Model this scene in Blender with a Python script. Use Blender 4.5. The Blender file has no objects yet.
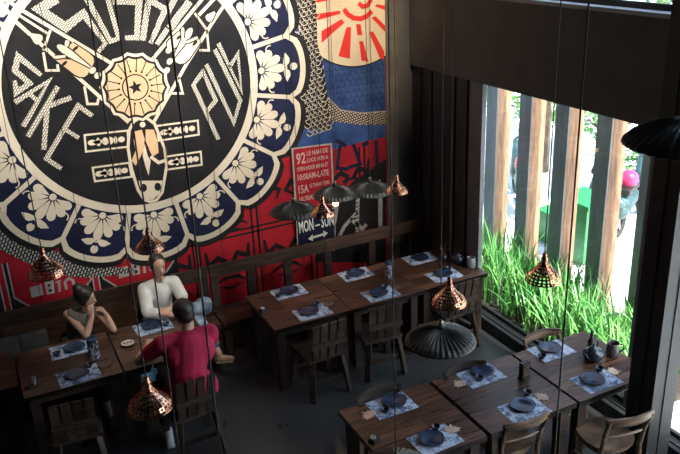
import bpy, bmesh, math, random
from mathutils import Vector, Matrix, geometry
random.seed(7)
S = bpy.context.scene
COL = S.collection
PI = math.pi
def V(*a): return Vector(a)

# ------------------------------------------------------------ materials
MATS = {}
def nmat(name, base, rough=.5, metal=0, spec=.5, emit=None, es=0):
    if name in MATS: return MATS[name]
    m = bpy.data.materials.new(name); m.use_nodes = True
    b = m.node_tree.nodes['Principled BSDF']
    b.inputs['Base Color'].default_value = (*base, 1)
    b.inputs['Roughness'].default_value = rough
    b.inputs['Metallic'].default_value = metal
    b.inputs['Specular IOR Level'].default_value = spec
    if emit:
        b.inputs['Emission Color'].default_value = (*emit, 1)
        b.inputs['Emission Strength'].default_value = es
    MATS[name] = m
    return m
def noisy(name, c1, c2, scale=8, rough=.5, metal=0, spec=.5, detail=4, stretch=(1,1,1), bump=0, rvar=0, lo=.35, hi=.65, coord='Object'):
    m = nmat(name, c1, rough, metal, spec)
    nt = m.node_tree; N = nt.nodes; L = nt.links; b = N['Principled BSDF']
    tc = N.new('ShaderNodeTexCoord'); mp = N.new('ShaderNodeMapping'); mp.inputs['Scale'].default_value = stretch
    nz = N.new('ShaderNodeTexNoise'); nz.inputs['Scale'].default_value = scale; nz.inputs['Detail'].default_value = detail
    cr = N.new('ShaderNodeValToRGB')
    cr.color_ramp.elements[0].position = lo; cr.color_ramp.elements[1].position = hi
    cr.color_ramp.elements[0].color = (*c1, 1); cr.color_ramp.elements[1].color = (*c2, 1)
    oi = N.new('ShaderNodeObjectInfo'); ad = N.new('ShaderNodeVectorMath'); ad.operation = 'ADD'
    ml = N.new('ShaderNodeMath'); ml.operation = 'MULTIPLY'; ml.inputs[1].default_value = 13
    L.new(oi.outputs['Random'], ml.inputs[0]); L.new(tc.outputs[coord], ad.inputs[0]); L.new(ml.outputs[0], ad.inputs[1])
    L.new(ad.outputs[0], mp.inputs[0]); L.new(mp.outputs[0], nz.inputs['Vector'])
    L.new(nz.outputs['Fac'], cr.inputs[0]); L.new(cr.outputs[0], b.inputs['Base Color'])
    if bump:
        bp = N.new('ShaderNodeBump'); bp.inputs['Strength'].default_value = bump; bp.inputs['Distance'].default_value = .01
        L.new(nz.outputs['Fac'], bp.inputs['Height']); L.new(bp.outputs[0], b.inputs['Normal'])
    if rvar:
        mr = N.new('ShaderNodeMapRange'); mr.inputs['To Min'].default_value = rough-rvar; mr.inputs['To Max'].default_value = rough+rvar
        L.new(nz.outputs['Fac'], mr.inputs[0]); L.new(mr.outputs[0], b.inputs['Roughness'])
    return m
def planks(name, c1, c2, c3, width=.145, length=3, rough=.4, axis='X', gap=(.008,.005,.004), seam=.006):
    """wood boards: a brick texture for the boards, stretched noise for the grain"""
    m = nmat(name, c1, rough)
    nt = m.node_tree; N = nt.nodes; L = nt.links; b = N['Principled BSDF']
    tc = N.new('ShaderNodeTexCoord'); rot = N.new('ShaderNodeMapping')
    oi = N.new('ShaderNodeObjectInfo'); ml = N.new('ShaderNodeMath'); ml.operation = 'MULTIPLY'; ml.inputs[1].default_value = 17
    if axis == 'Y': rot.inputs['Rotation'].default_value = (0, 0, PI/2)
    if axis == 'Z': rot.inputs['Rotation'].default_value = (0, PI/2, 0)
    L.new(tc.outputs['Object'], rot.inputs[0])
    L.new(oi.outputs['Random'], ml.inputs[0])
    cx = N.new('ShaderNodeCombineXYZ'); L.new(ml.outputs[0], cx.inputs[0])
    ad = N.new('ShaderNodeVectorMath'); ad.operation = 'ADD'; L.new(rot.outputs[0], ad.inputs[0]); L.new(cx.outputs[0], ad.inputs[1])
    br = N.new('ShaderNodeTexBrick'); br.inputs['Scale'].default_value = 1
    br.inputs['Brick Width'].default_value = length; br.inputs['Row Height'].default_value = width
    br.inputs['Mortar Size'].default_value = seam/2; br.inputs['Mortar Smooth'].default_value = .1; br.inputs['Bias'].default_value = 0
    br.inputs['Color1'].default_value = (0,0,0,1); br.inputs['Color2'].default_value = (1,1,1,1); br.inputs['Mortar'].default_value = (.5,.5,.5,1)
    L.new(ad.outputs[0], br.inputs['Vector'])
    st = N.new('ShaderNodeMapping'); st.inputs['Scale'].default_value = (1.2, 14, 14); L.new(ad.outputs[0], st.inputs[0])
    nz = N.new('ShaderNodeTexNoise'); nz.inputs['Scale'].default_value = 2.2; nz.inputs['Detail'].default_value = 6; nz.inputs['Roughness'].default_value = .65
    L.new(st.outputs[0], nz.inputs['Vector'])
    bw = N.new('ShaderNodeRGBToBW'); L.new(br.outputs['Color'], bw.inputs[0])
    m1 = N.new('ShaderNodeMath'); m1.operation = 'MULTIPLY_ADD'; m1.inputs[1].default_value = .22; L.new(bw.outputs[0], m1.inputs[0]); L.new(nz.outputs['Fac'], m1.inputs[2])
    cr = N.new('ShaderNodeValToRGB'); e = cr.color_ramp.elements
    e[0].position = .42; e[0].color = (*c1, 1); e[1].position = .82; e[1].color = (*c3, 1)
    k = e.new(.6); k.color = (*c2, 1)
    L.new(m1.outputs[0], cr.inputs[0])
    mx = N.new('ShaderNodeMixRGB'); L.new(br.outputs['Fac'], mx.inputs[0]); L.new(cr.outputs[0], mx.inputs[1]); mx.inputs[2].default_value = (*gap, 1)
    L.new(mx.outputs[0], b.inputs['Base Color'])
    bp = N.new('ShaderNodeBump'); bp.inputs['Strength'].default_value = .25; bp.inputs['Distance'].default_value = .004
    L.new(nz.outputs['Fac'], bp.inputs['Height']); L.new(bp.outputs[0], b.inputs['Normal'])
    mr = N.new('ShaderNodeMapRange'); mr.inputs['To Min'].default_value = rough-.1; mr.inputs['To Max'].default_value = rough+.15
    L.new(nz.outputs['Fac'], mr.inputs[0]); L.new(mr.outputs[0], b.inputs['Roughness'])
    return m
def brickmat(name, c1, c2, bw, rh, mort, rough=.6, rot=0):
    m = nmat(name, c1, rough); nt = m.node_tree; N = nt.nodes; L = nt.links; b = N['Principled BSDF']
    tc = N.new('ShaderNodeTexCoord'); r0 = N.new('ShaderNodeMapping'); r0.inputs['Rotation'].default_value = (PI/2, 0, 0)
    r1 = N.new('ShaderNodeMapping'); r1.inputs['Rotation'].default_value = (0, 0, rot)
    br = N.new('ShaderNodeTexBrick'); br.inputs['Scale'].default_value = 1; br.inputs['Brick Width'].default_value = bw
    br.inputs['Row Height'].default_value = rh; br.inputs['Mortar Size'].default_value = mort; br.inputs['Mortar Smooth'].default_value = 0.1
    br.inputs['Color1'].default_value = (*c1,1); br.inputs['Color2'].default_value = (*c1,1); br.inputs['Mortar'].default_value = (*c2,1)
    L.new(tc.outputs['Object'], r0.inputs[0]); L.new(r0.outputs[0], r1.inputs[0]); L.new(r1.outputs[0], br.inputs['Vector'])
    L.new(br.outputs['Color'], b.inputs['Base Color'])
    return m
def glassmat(name, tint, refl=.06, rough=.02):
    m = bpy.data.materials.new(name); m.use_nodes = True; nt = m.node_tree; N = nt.nodes; L = nt.links
    N.remove(N['Principled BSDF']); out = N['Material Output']
    t = N.new('ShaderNodeBsdfTransparent'); t.inputs[0].default_value = (*tint, 1)
    g = N.new('ShaderNodeBsdfGlossy'); g.inputs['Roughness'].default_value = rough
    lw = N.new('ShaderNodeLayerWeight'); lw.inputs[0].default_value = .5
    pw = N.new('ShaderNodeMath'); pw.operation = 'POWER'; pw.inputs[1].default_value = 4; L.new(lw.outputs['Facing'], pw.inputs[0])
    ma = N.new('ShaderNodeMath'); ma.operation = 'MULTIPLY_ADD'; ma.inputs[1].default_value = .5; ma.inputs[2].default_value = refl*.5; L.new(pw.outputs[0], ma.inputs[0])
    mx = N.new('ShaderNodeMixShader'); L.new(ma.outputs[0], mx.inputs[0]); L.new(t.outputs[0], mx.inputs[1]); L.new(g.outputs[0], mx.inputs[2])
    L.new(mx.outputs[0], out.inputs[0]); MATS[name] = m
    return m

M_table = planks('varnished_table_boards', (.024,.012,.009), (.068,.034,.022), (.19,.095,.058), width=.145, rough=.28)
M_rustic = planks('rustic_dark_boards', (.014,.009,.007), (.040,.025,.018), (.095,.062,.044), width=.11, rough=.5)
M_bench = planks('bench_boards', (.018,.010,.007), (.052,.026,.016), (.13,.06,.032), width=.13, rough=.45)
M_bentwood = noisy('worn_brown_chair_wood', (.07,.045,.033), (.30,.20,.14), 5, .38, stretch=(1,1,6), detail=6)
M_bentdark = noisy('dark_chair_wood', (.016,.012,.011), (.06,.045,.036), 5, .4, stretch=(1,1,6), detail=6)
M_post = planks('weathered_timber', (.10,.055,.035), (.26,.14,.08), (.42,.25,.14), width=.3, rough=.75, axis='Z', seam=0)
M_floor = noisy('polished_dark_concrete', (.028,.031,.034), (.052,.056,.060), 1.6, .30, spec=.5, detail=9, rvar=.1, lo=.3, hi=.7)
M_darkwall = noisy('dark_brown_paint', (.098,.098,.104), (.118,.118,.124), 3, .75, detail=6)
M_panel = noisy('black_panel_paint', (.032,.037,.038), (.042,.048,.049), 4, .6)
M_greypost = noisy('grey_frame_paint', (.17,.175,.20), (.21,.215,.24), 6, .5)
M_concrete = noisy('raw_concrete', (.10,.092,.082), (.17,.155,.135), 5, .85, detail=8)
M_black = nmat('black_metal', (.012,.013,.014), .4)
M_blackmatt = noisy('matt_black_steel', (.014,.017,.019), (.020,.024,.026), 6, .55)
M_ceil = nmat('ceiling_dark_paint', (.05,.048,.045), .9)
M_plaster = nmat('side_wall_dark_paint', (.07,.065,.06), .9)
M_glass = glassmat('window_glass', (.95,.98,.98))
M_sill = nmat('pale_blue_grey_sill', (.28,.33,.38), .4)
# mural paints
P_black = noisy('mural_black_paint', (.012,.012,.013), (.022,.020,.020), 4, .55, 0, .12, detail=8, lo=.3, hi=.7)
P_cream = noisy('mural_cream_paint', (.60,.50,.37), (.72,.62,.47), 3, .6, 0, .12, detail=8, lo=.3, hi=.7)
P_tan_warmlit = noisy('mural_tan_warmlit_paint', (.60,.38,.21), (.70,.46,.27), 3, .6, 0, .12, detail=8)  # tan tone puts the warm light on the cream wheel into the colour
P_navy = noisy('mural_navy_paint', (.011,.013,.034), (.017,.020,.050), 4, .55, 0, .12)
P_red = noisy('mural_red_paint', (.33,.012,.022), (.42,.020,.030), 3, .6, 0, .12, detail=6)
P_sunred = noisy('mural_bright_red_paint', (.62,.035,.030), (.70,.05,.04), 3, .6, 0, .12)
P_blue = noisy('mural_blue_paint', (.025,.055,.17), (.05,.10,.27), 6, .6, 0, .12, detail=8)
P_pale = noisy('mural_chalk_paint', (.34,.31,.29), (.46,.43,.40), 12, .7, 0, .12)
P_rose = nmat('mural_pale_red_lettering', (.62,.36,.32), .6)
P_brick = brickmat('mural_letter_brickwork', (.74,.66,.52), (.02,.02,.02), .036, .020, .0032, rot=.9)
P_weave = brickmat('mural_woven_band', (.56,.55,.48), (.014,.015,.016), .05, .03, .0085, rot=1.1)
P_check = brickmat('mural_check_band', (.62,.52,.42), (.02,.014,.012), .033, .030, .007, rot=.2)
M_copper = noisy('beaten_copper', (.50,.20,.11), (.82,.42,.26), 30, .22, metal=1)
M_bronze = noisy('dark_bronze', (.05,.035,.028), (.10,.07,.055), 20, .4, metal=.8)
M_shade = noisy('pleated_black_shade', (.009,.012,.011), (.020,.024,.023), 6, .42, detail=5)
M_cord = nmat('black_cord', (.01,.01,.01), .6)
M_bulb = nmat('warm_bulb', (1,.8,.5), .2, emit=(1,.62,.25), es=9)
M_bulboff = nmat('unlit_clear_bulb', (.45,.42,.38), .08)
M_bottom = nmat('brass_socket', (.45,.38,.26), .35, 1)
M_plate = noisy('blue_glazed_stoneware', (.014,.024,.055), (.035,.06,.12), 14, .22, spec=.6)
M_platerim = noisy('blue_black_glaze', (.012,.016,.030), (.03,.045,.08), 14, .25)
M_leaf = noisy('pale_wood_leaf', (.42,.32,.25), (.60,.50,.42), 12, .6)
M_leafpink = noisy('pink_wood_leaf', (.55,.30,.22), (.68,.42,.32), 12, .6)
M_leafdark = noisy('dark_wood_leaf', (.07,.05,.04), (.13,.09,.07), 12, .6)
M_white = nmat('white_paper', (.72,.72,.70), .7)
M_skin = noisy('warm_skin', (.52,.30,.21), (.60,.36,.26), 9, .5)
M_skin2 = noisy('light_brown_skin', (.42,.25,.18), (.50,.31,.23), 9, .5)
M_hair = noisy('black_hair', (.008,.006,.005), (.022,.016,.013), 40, .45, stretch=(1,1,.2))
M_hair2 = noisy('dark_brown_hair', (.020,.012,.009), (.045,.027,.020), 40, .45, stretch=(1,1,.2))
M_blouse = noisy('off_white_cotton', (.58,.57,.52), (.70,.70,.66), 9, .85, bump=.3)
M_magenta = noisy('crimson_jersey', (.42,.010,.062), (.52,.018,.085), 7, .85, bump=.3)
M_olive = noisy('grey_green_cotton', (.10,.095,.08), (.16,.15,.125), 9, .85)
M_denim = noisy('washed_denim', (.10,.16,.24), (.34,.42,.50), 9, .85, lo=.4, hi=.6)
M_darkcloth = nmat('dark_cloth', (.02,.02,.024), .85)
M_brow = nmat('dark_features', (.03,.015,.012), .5)
M_lip = nmat('lips', (.36,.09,.08), .45)
M_eye = nmat('eye_white', (.6,.58,.55), .3)
M_soil = noisy('planter_soil', (.02,.015,.010), (.05,.035,.025), 20, .95, bump=.5)
M_blade = noisy('strap_leaf_green', (.055,.24,.05), (.20,.45,.12), 3, .45)
M_foliage = noisy('shrub_leaf_green', (.05,.20,.05), (.22,.48,.12), 3, .5)
M_bark = noisy('bark', (.10,.07,.05), (.2,.15,.11), 9, .9, bump=.5)
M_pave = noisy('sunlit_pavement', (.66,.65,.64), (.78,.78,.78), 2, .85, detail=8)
M_bin = noisy('green_plastic', (.008,.13,.035), (.012,.18,.05), 5, .4)
M_pinkp = nmat('magenta_paint', (.55,.03,.11), .3)
M_whitep = nmat('white_enamel', (.7,.72,.72), .3)
M_rubber = nmat('tyre_rubber', (.02,.02,.02), .8)
M_chrome = nmat('scuffed_chrome', (.6,.62,.62), .25, 1)

# placemat paper with printed patches
def matpaper():
    m = nmat('printed_placemat_paper', (.6,.64,.7), .6); nt = m.node_tree; N = nt.nodes; L = nt.links; b = N['Principled BSDF']
    tc = N.new('ShaderNodeTexCoord'); oi = N.new('ShaderNodeObjectInfo'); ad = N.new('ShaderNodeVectorMath')
    L.new(tc.outputs['Object'], ad.inputs[0]); L.new(oi.outputs['Random'], ad.inputs[1])
    v = N.new('ShaderNodeTexVoronoi'); v.inputs['Scale'].default_value = 17; v.distance = 'CHEBYCHEV'; L.new(ad.outputs[0], v.inputs['Vector'])
    n = N.new('ShaderNodeTexNoise'); n.inputs['Scale'].default_value = 45; n.inputs['Detail'].default_value = 5; L.new(ad.outputs[0], n.inputs['Vector'])
    bw = N.new('ShaderNodeRGBToBW'); L.new(v.outputs['Color'], bw.inputs[0])
    a = N.new('ShaderNodeMath'); a.operation = 'MULTIPLY_ADD'; a.inputs[1].default_value = .5; L.new(bw.outputs[0], a.inputs[0]); L.new(n.outputs['Fac'], a.inputs[2])
    cr = N.new('ShaderNodeValToRGB'); e = cr.color_ramp.elements
    e[0].position = .58; e[0].color = (.09,.14,.26,1); e[1].position = .86; e[1].color = (.50,.60,.76,1)
    L.new(a.outputs[0], cr.inputs[0]); L.new(cr.outputs[0], b.inputs['Base Color'])
    return m
M_mat = matpaper()

# ------------------------------------------------------------ mesh helpers
class MB:
    def __init__(s): s.bm = bmesh.new()
    def box(s, c, d, rz=0, rx=0, ry=0, bev=0):
        m = Matrix.Translation(c) @ Matrix.Rotation(rz,4,'Z') @ Matrix.Rotation(ry,4,'Y') @ Matrix.Rotation(rx,4,'X') @ Matrix.Diagonal((*d,1))
        r = bmesh.ops.create_cube(s.bm, size=1, matrix=m)
        if bev:
            es = list({e for v in r['verts'] for e in v.link_edges})
            bmesh.ops.bevel(s.bm, geom=es, offset=bev, segments=2, affect='EDGES', profile=.7)
        return s
    def b2(s, x0,x1,y0,y1,z0,z1, bev=0): return s.box(((x0+x1)/2,(y0+y1)/2,(z0+z1)/2),(abs(x1-x0),abs(y1-y0),abs(z1-z0)),bev=bev)
    def beam(s, a, b, w, d, bev=0, up=(0,0,1)):
        a=Vector(a); b=Vector(b); ax=(b-a); L=ax.length; ax.normalize(); u=Vector(up)
        if abs(ax.dot(u))>.98: u=Vector((0,1,0))
        x=u.cross(ax).normalized(); y=ax.cross(x)
        m=Matrix(((x.x,y.x,ax.x,(a.x+b.x)/2),(x.y,y.y,ax.y,(a.y+b.y)/2),(x.z,y.z,ax.z,(a.z+b.z)/2),(0,0,0,1)))@Matrix.Diagonal((w,d,L,1))
        r=bmesh.ops.create_cube(s.bm,size=1,matrix=m)
        if bev: bmesh.ops.bevel(s.bm, geom=list({e for v in r['verts'] for e in v.link_edges}), offset=bev, segments=2, affect='EDGES')
        return s
    def tube(s, pts, r, n=8, cap=True, flat=1):
        pts=[Vector(p) for p in pts]; rs=r if isinstance(r,(list,tuple)) else [r]*len(pts); rings=[]
        prev=None
        for i,p in enumerate(pts):
            t=(pts[min(i+1,len(pts)-1)]-pts[max(i-1,0)]).normalized()
            if prev is None:
                u=Vector((0,0,1)) if abs(t.z)<.9 else Vector((1,0,0)); x=u.cross(t).normalized()
            else:
                x=(prev-t*prev.dot(t)).normalized()
            prev=x; y=t.cross(x)
            rings.append([s.bm.verts.new(p+x*math.cos(2*PI*k/n)*rs[i]+y*math.sin(2*PI*k/n)*rs[i]*flat) for k in range(n)])
        for a,b in zip(rings,rings[1:]):
            for k in range(n): s.bm.faces.new((a[k],a[(k+1)%n],b[(k+1)%n],b[k]))
        if cap:
            s.bm.faces.new(rings[0][::-1]); s.bm.faces.new(rings[-1])
        return s
    def lathe(s, prof, n=24, c=(0,0,0), cap=True, wob=None):
        rings=[]; c=Vector(c)
        for i,(r,z) in enumerate(prof):
            rings.append([s.bm.verts.new(c+Vector((r*(wob(k,n,i) if wob else 1)*math.cos(2*PI*k/n), r*(wob(k,n,i) if wob else 1)*math.sin(2*PI*k/n), z))) for k in range(n)])
        for a,b in zip(rings,rings[1:]):
            for k in range(n): s.bm.faces.new((a[k],a[(k+1)%n],b[(k+1)%n],b[k]))
        if cap:
            s.bm.faces.new(rings[0][::-1]); s.bm.faces.new(rings[-1])
        return s
    def ell(s, c, r, rot=None, u=16, v=10):
        m=Matrix.Translation(c)@(rot.to_4x4() if rot else Matrix())@Matrix.Diagonal((*r,1))
        bmesh.ops.create_uvsphere(s.bm,u_segments=u,v_segments=v,radius=1,matrix=m); return s
    def cap(s, a, b, ra, rb, n=12):
        """tapered limb: rounded at both ends"""
        a=Vector(a); b=Vector(b); s.tube([a,b],[ra,rb],n); s.ell(a,(ra,)*3,u=n,v=8); s.ell(b,(rb,)*3,u=n,v=8); return s
    def prism(s, pts, z0, z1, M=None):
        lo=[s.bm.verts.new((x,y,z0)) for x,y in pts]; hi=[s.bm.verts.new((x,y,z1)) for x,y in pts]
        n=len(pts)
        for k in range(n): s.bm.faces.new((lo[k],lo[(k+1)%n],hi[(k+1)%n],hi[k]))
        tri=geometry.tessellate_polygon([[Vector((x,y,0)) for x,y in pts]])
        for t in tri:
            s.bm.faces.new([lo[i] for i in t]); s.bm.faces.new([hi[i] for i in t])
        if M:
            for v in lo+hi: v.co=M@v.co
        return s
    def build(s, name, mat, parent=None, smooth=False, loc=None, rz=0):
        bmesh.ops.recalc_face_normals(s.bm, faces=s.bm.faces)
        me=bpy.data.meshes.new(name); s.bm.to_mesh(me); s.bm.free()
        for m in (mat if isinstance(mat,(list,tuple)) else [mat]): me.materials.append(m)
        if smooth:
            for p in me.polygons: p.use_smooth=True
        o=bpy.data.objects.new(name, me); COL.objects.link(o)
        if parent: o.parent=parent
        if loc: o.location=loc
        if rz: o.rotation_euler.z=rz
        return o
def tag(o, label=None, cat=None, group=None, kind=None):
    if label: o['label']=label
    if cat: o['category']=cat
    if group: o['group']=group
    if kind: o['kind']=kind
    return o
def empty(name, loc=(0,0,0), rz=0, label=None, cat=None, group=None):
    o=bpy.data.objects.new(name,None); COL.objects.link(o); o.location=loc; o.rotation_euler.z=rz; o.empty_display_size=.1
    return tag(o,label,cat,group)
def struct(name, mb, mat): return tag(mb.build(name, mat), kind='structure')
def kids(o): return [c for c in bpy.data.objects if c.parent==o]
def copy_tree(o, parent=None):
    c=o.copy(); COL.objects.link(c); c.parent=parent
    for k in kids(o): copy_tree(k,c)
    return c
def place(proto, used, loc, rz, label, group=None):
    o=copy_tree(proto) if used else proto
    o.location=loc; o.rotation_euler.z=rz; o['label']=label
    if group: o['group']=group
    return o

# ------------------------------------------------------------ room shell
YW=7.95; XR=4.95; XF=4.80; CEIL=6.2
struct('floor', MB().b2(-3.6,4.88,-2.1,8.1,-.1,0), M_floor)
struct('wall_back', MB().b2(-3.6,5.2,YW,YW+.15,0,CEIL), M_darkwall)
struct('wall_left', MB().b2(-3.75,-3.6,-2.1,8.1,0,CEIL), M_plaster)
struct('wall_front', MB().b2(-3.6,5.2,-2.25,-2.1,0,CEIL), M_plaster)
struct('ceiling', MB().b2(-3.75,5.2,-2.25,8.1,CEIL,CEIL+.15), M_ceil)
# right wall: fascia over the window, solid panel near the corner, wall over the fascia
struct('wall_right', MB().b2(XF,XR+.2,-2.1,YW,2.88,3.73).b2(XF,XR+.2,6.3,YW,3.73,CEIL).b2(XF,XR+.2,-2.1,6.3,5.4,CEIL).b2(XF,XR+.2,-2.1,.6,0,2.88), M_darkwall)
w=MB().b2(4.86,4.91,6.80,YW,0,2.88)
for i in range(5): w.b2(4.835,4.865,6.82+i*.235,7.02+i*.235,0,2.875,bev=.004)
struct('trim_1', w, M_panel)
struct('trim_2', MB().b2(4.855,4.91,6.57,6.80,0,2.88,bev=.006), M_greypost)
struct('trim_3', MB().b2(4.47,4.62,YW-.012,YW,0,CEIL).b2(4.62,4.63,YW-.02,YW,0,CEIL), M_concrete)
w=MB().b2(4.48,4.74,3.67,3.93,0,CEIL).b2(4.472,4.48,3.79,3.80,0,CEIL).b2(4.60,4.61,3.662,3.67,0,CEIL)
struct('trim_4', w, M_blackmatt)
struct('trim_5', MB().b2(XR+.02,XR+.12,4.33,4.40,0,2.88), M_greypost)
struct('trim_6', MB().b2(XF-.03,XR+.10,-2.1,6.3,3.73,3.765), M_sill)
# windows
def window(name, y0, y1, z0, z1, seams, fr=.04, x=XR+.09):
    w=MB().b2(x-.02,x+.02,y0,y1,z0,z0+fr).b2(x-.02,x+.02,y0,y1,z1-fr,z1).b2(x-.02,x+.02,y0,y0+fr,z0,z1).b2(x-.02,x+.02,y1-fr,y1,z0,z1)
    f=tag(w.build(name, M_blackmatt), kind='structure')
    g=MB(); ys=[y0+.02]+seams+[y1-.02]
    for a,b in zip(ys,ys[1:]): g.b2(x-.005,x+.005,a+.004,b-.004,z0+.02,z1-.02)
    g.build('pane', M_glass, f)
    return f
window('window_1', 4.40,7.93,.14,2.88,[5.75])
window('window_2', .6,4.33,.14,2.88,[2.9,1.75])
window('window_3', -2.1,6.3,3.765,5.4,[.5,3.2], fr=.05, x=XF+.12)
w=MB().b2(4.88,5.10,.6,6.97,0,.14,bev=.01).b2(4.93,4.945,.6,6.97,.14,.155)
struct('baseboard_right', w, M_blackmatt)

# ------------------------------------------------------------ the mural
class Paint:
    """flat paint shapes on the back wall plane, in wall metres (x, z); every coat sits a hair in front of the last"""
    def __init__(s, mats): s.bm=bmesh.new(); s.mats=mats
    def y(s,l): return YW-.004-l*.0011
    def poly(s, pts, m, l):
        vs=[s.bm.verts.new((x,s.y(l),z)) for x,z in pts]
        for t in geometry.tessellate_polygon([[Vector((x,z,0)) for x,z in pts]]):
            try:
                f=s.bm.faces.new([vs[i] for i in t]); f.material_index=s.mats.index(m)
            except ValueError: pass
    def disc(s, c, r, m, l, n=48, rz=None, rot=0, a0=0, a1=2*PI):
        rz=r if rz is None else rz; P=[]
        for k in range(n):
            a=a0+(a1-a0)*k/n; x=r*math.cos(a); z=rz*math.sin(a)
            P.append((c[0]+x*math.cos(rot)-z*math.sin(rot), c[1]+x*math.sin(rot)+z*math.cos(rot)))
        s.poly(P,m,l)
    def stroke(s, pts, w, m, l, closed=False):
        P=[Vector(p) for p in pts]; n=len(P); L=[];R=[]
        ws=w if isinstance(w,(list,tuple)) else [w]*n
        for i in range(n):
            if closed: a=P[i-1]; b=P[(i+1)%n]
            else: a=P[max(i-1,0)]; b=P[min(i+1,n-1)]
            d1=(P[i]-a); d2=(b-P[i])
            if d1.length<1e-9: d1=d2
            if d2.length<1e-9: d2=d1
            d1=d1.normalized(); d2=d2.normalized(); t=(d1+d2)
            t=t.normalized() if t.length>1e-6 else d1
            nn=Vector((-t.y,t.x)); k=1/max(.45,abs(nn.dot(Vector((-d1.y,d1.x)))))
            L.append(P[i]+nn*ws[i]/2*k); R.append(P[i]-nn*ws[i]/2*k)
        rg=range(n) if closed else range(n-1)
        vl=[s.bm.verts.new((p.x,s.y(l),p.y)) for p in L]; vr=[s.bm.verts.new((p.x,s.y(l),p.y)) for p in R]
        mi=s.mats.index(m)
        for i in rg:
            j=(i+1)%n; f=s.bm.faces.new((vl[i],vl[j],vr[j],vr[i])); f.material_index=mi
    def build(s, name, parent):
        bmesh.ops.bisect_plane(s.bm, geom=s.bm.verts[:]+s.bm.edges[:]+s.bm.faces[:], plane_co=(4.47,0,0), plane_no=(1,0,0), clear_outer=True)
        me=bpy.data.meshes.new(name); s.bm.to_mesh(me); s.bm.free()
        for m in s.mats: me.materials.append(m)
        o=bpy.data.objects.new(name,me); COL.objects.link(o); o.parent=parent; return o
def pol(c,r,a): return (c[0]+r*math.cos(a), c[1]+r*math.sin(a))
mural=empty('mural',(0,0,0),0,'huge painted mural with round cream and black medallion on the back wall','mural')
ALL=[P_black,P_cream,P_tan_warmlit,P_navy,P_red,P_sunred,P_blue,P_pale,P_rose,P_brick,P_weave,P_check,M_white]
C0=(1.545,3.01)
# background: one board field, red below, blue, rising sun
p=Paint(ALL)
p.poly([(-3.0,0.35),(4.47,.35),(4.47,6.1),(-3,6.1)],P_red,0)
# right side: black above, blue band
p.poly([(2.4,1.9),(2.9,2.16)]+[(3.324,2.067),(3.550,2.018),(3.836,2.008),(4.104,2.039),(4.461,2.046)]+[(4.47,6.1),(2.4,6.1)],P_blue,1.5)
# fish net column
p.poly([(3.312,4.041),(3.602,4.023),(3.614,3.606),(3.605,3.241),(3.656,3.037),(3.699,2.658),(3.717,2.245),(3.316,2.328),(3.361,2.645),(3.389,3.089),(3.410,3.411)],P_black,8)
for k in range(-3,34):
    z=2.40+k*.047; xr=3.60+.10*math.exp(-(z-2.35)*2.2)
    for q in range(5):
        cx=xr-.235+q*.058-(.029 if k%2 else 0)
        p.stroke([pol((cx,z+q*.010),.045,a) for a in [PI*(1.05+.9*t/6) for t in range(7)]],.0085,P_pale if q%2 else P_cream,9)
# blue water scale marks
for i in range(13):
    for j in range(10):
        x=3.70+i*.075+(.037 if j%2 else 0); z=2.42+j*.068
        if x>4.45 or z>3.0-(4.3-x)*(-.02): continue
        p.stroke([pol((x,z),.042,a) for a in [PI*(1.0+1.0*q/6) for q in range(7)]],.005,P_navy,3)
p.poly([(3.586,2.672),(3.710,2.622),(3.856,2.462),(4.143,2.386),(4.468,2.365),(4.464,2.206),(4.112,2.246),(3.850,2.320),(3.671,2.358)],P_check,4)
p.stroke([(3.586,2.672),(3.710,2.622),(3.856,2.462),(4.143,2.386),(4.468,2.365)],.014,P_pale,5)
# sun
SC=(4.12,3.73)
p.disc(SC,.80,P_black,5,64); p.disc(SC,.785,P_cream,6,64)
for P_ in ([(3.587,3.566),(3.901,3.577),(3.904,3.543),(3.583,3.492)],[(3.662,3.377),(3.914,3.485),(3.950,3.443),(3.655,3.247)],[(3.973,3.392),(4.032,3.387),(4.004,3.037),(3.859,3.082)],[(4.094,3.414),(4.151,3.409),(4.173,3.285),(4.109,3.291)],[(4.127,3.222),(4.177,3.218),(4.241,2.978),(4.150,3.000)],
    [(4.259,3.305),(4.310,3.317),(4.455,3.064),(4.440,2.974),(4.387,3.014)],[(4.294,3.467),(4.347,3.480),(4.475,3.358),(4.473,3.290)],[(4.337,3.591),(4.371,3.610),(4.505,3.578),(4.504,3.523)]):
    p.poly(P_,P_sunred,7)
for k in range(9):
    a=.2+k*.37; w=.075; p.poly([pol(SC,.30,a-w),pol(SC,.76,a-w),pol(SC,.76,a+w),pol(SC,.30,a+w)],P_sunred,7)
p.stroke([(3.950,3.590),(3.991,3.532),(4.065,3.483),(4.153,3.468),(4.231,3.485),(4.303,3.539)],.055,P_sunred,7)
p.stroke([(4.134,3.640),(4.183,3.598),(4.247,3.604),(4.300,3.670)],.05,P_sunred,7)
for q in (-.32,-.1,.12):
    p.disc((SC[0]+q-.25,SC[1]+.10),.06,P_black,8,16,.035,.4)
# black and pale lettering field beside the pillar
p.poly([(4.456,1.782),(4.258,1.688),(3.979,1.560),(3.781,1.367),(3.610,1.169),(3.484,0.828),(3.445,0.624),(4.427,0.392)],P_black,5)
for s_ in ([(3.764,1.305),(3.714,1.095),(3.608,0.880)],[(4.058,1.494),(4.034,1.187),(4.021,0.843)],[(4.033,1.161),(3.847,1.014),(3.669,0.733)],[(3.933,1.102),(4.094,0.922),(4.153,0.976)]):
    p.stroke(s_,.05,P_pale,6)
p.stroke([(4.363,1.437),(4.349,0.826)],.06,P_pale,6); p.stroke([(4.365,1.515),(4.222,1.412)],.03,P_pale,6)
for k in range(12): p.stroke([(3.98,1.32-k*.05),(4.05,1.34-k*.05)],.012,P_black,7)
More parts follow.
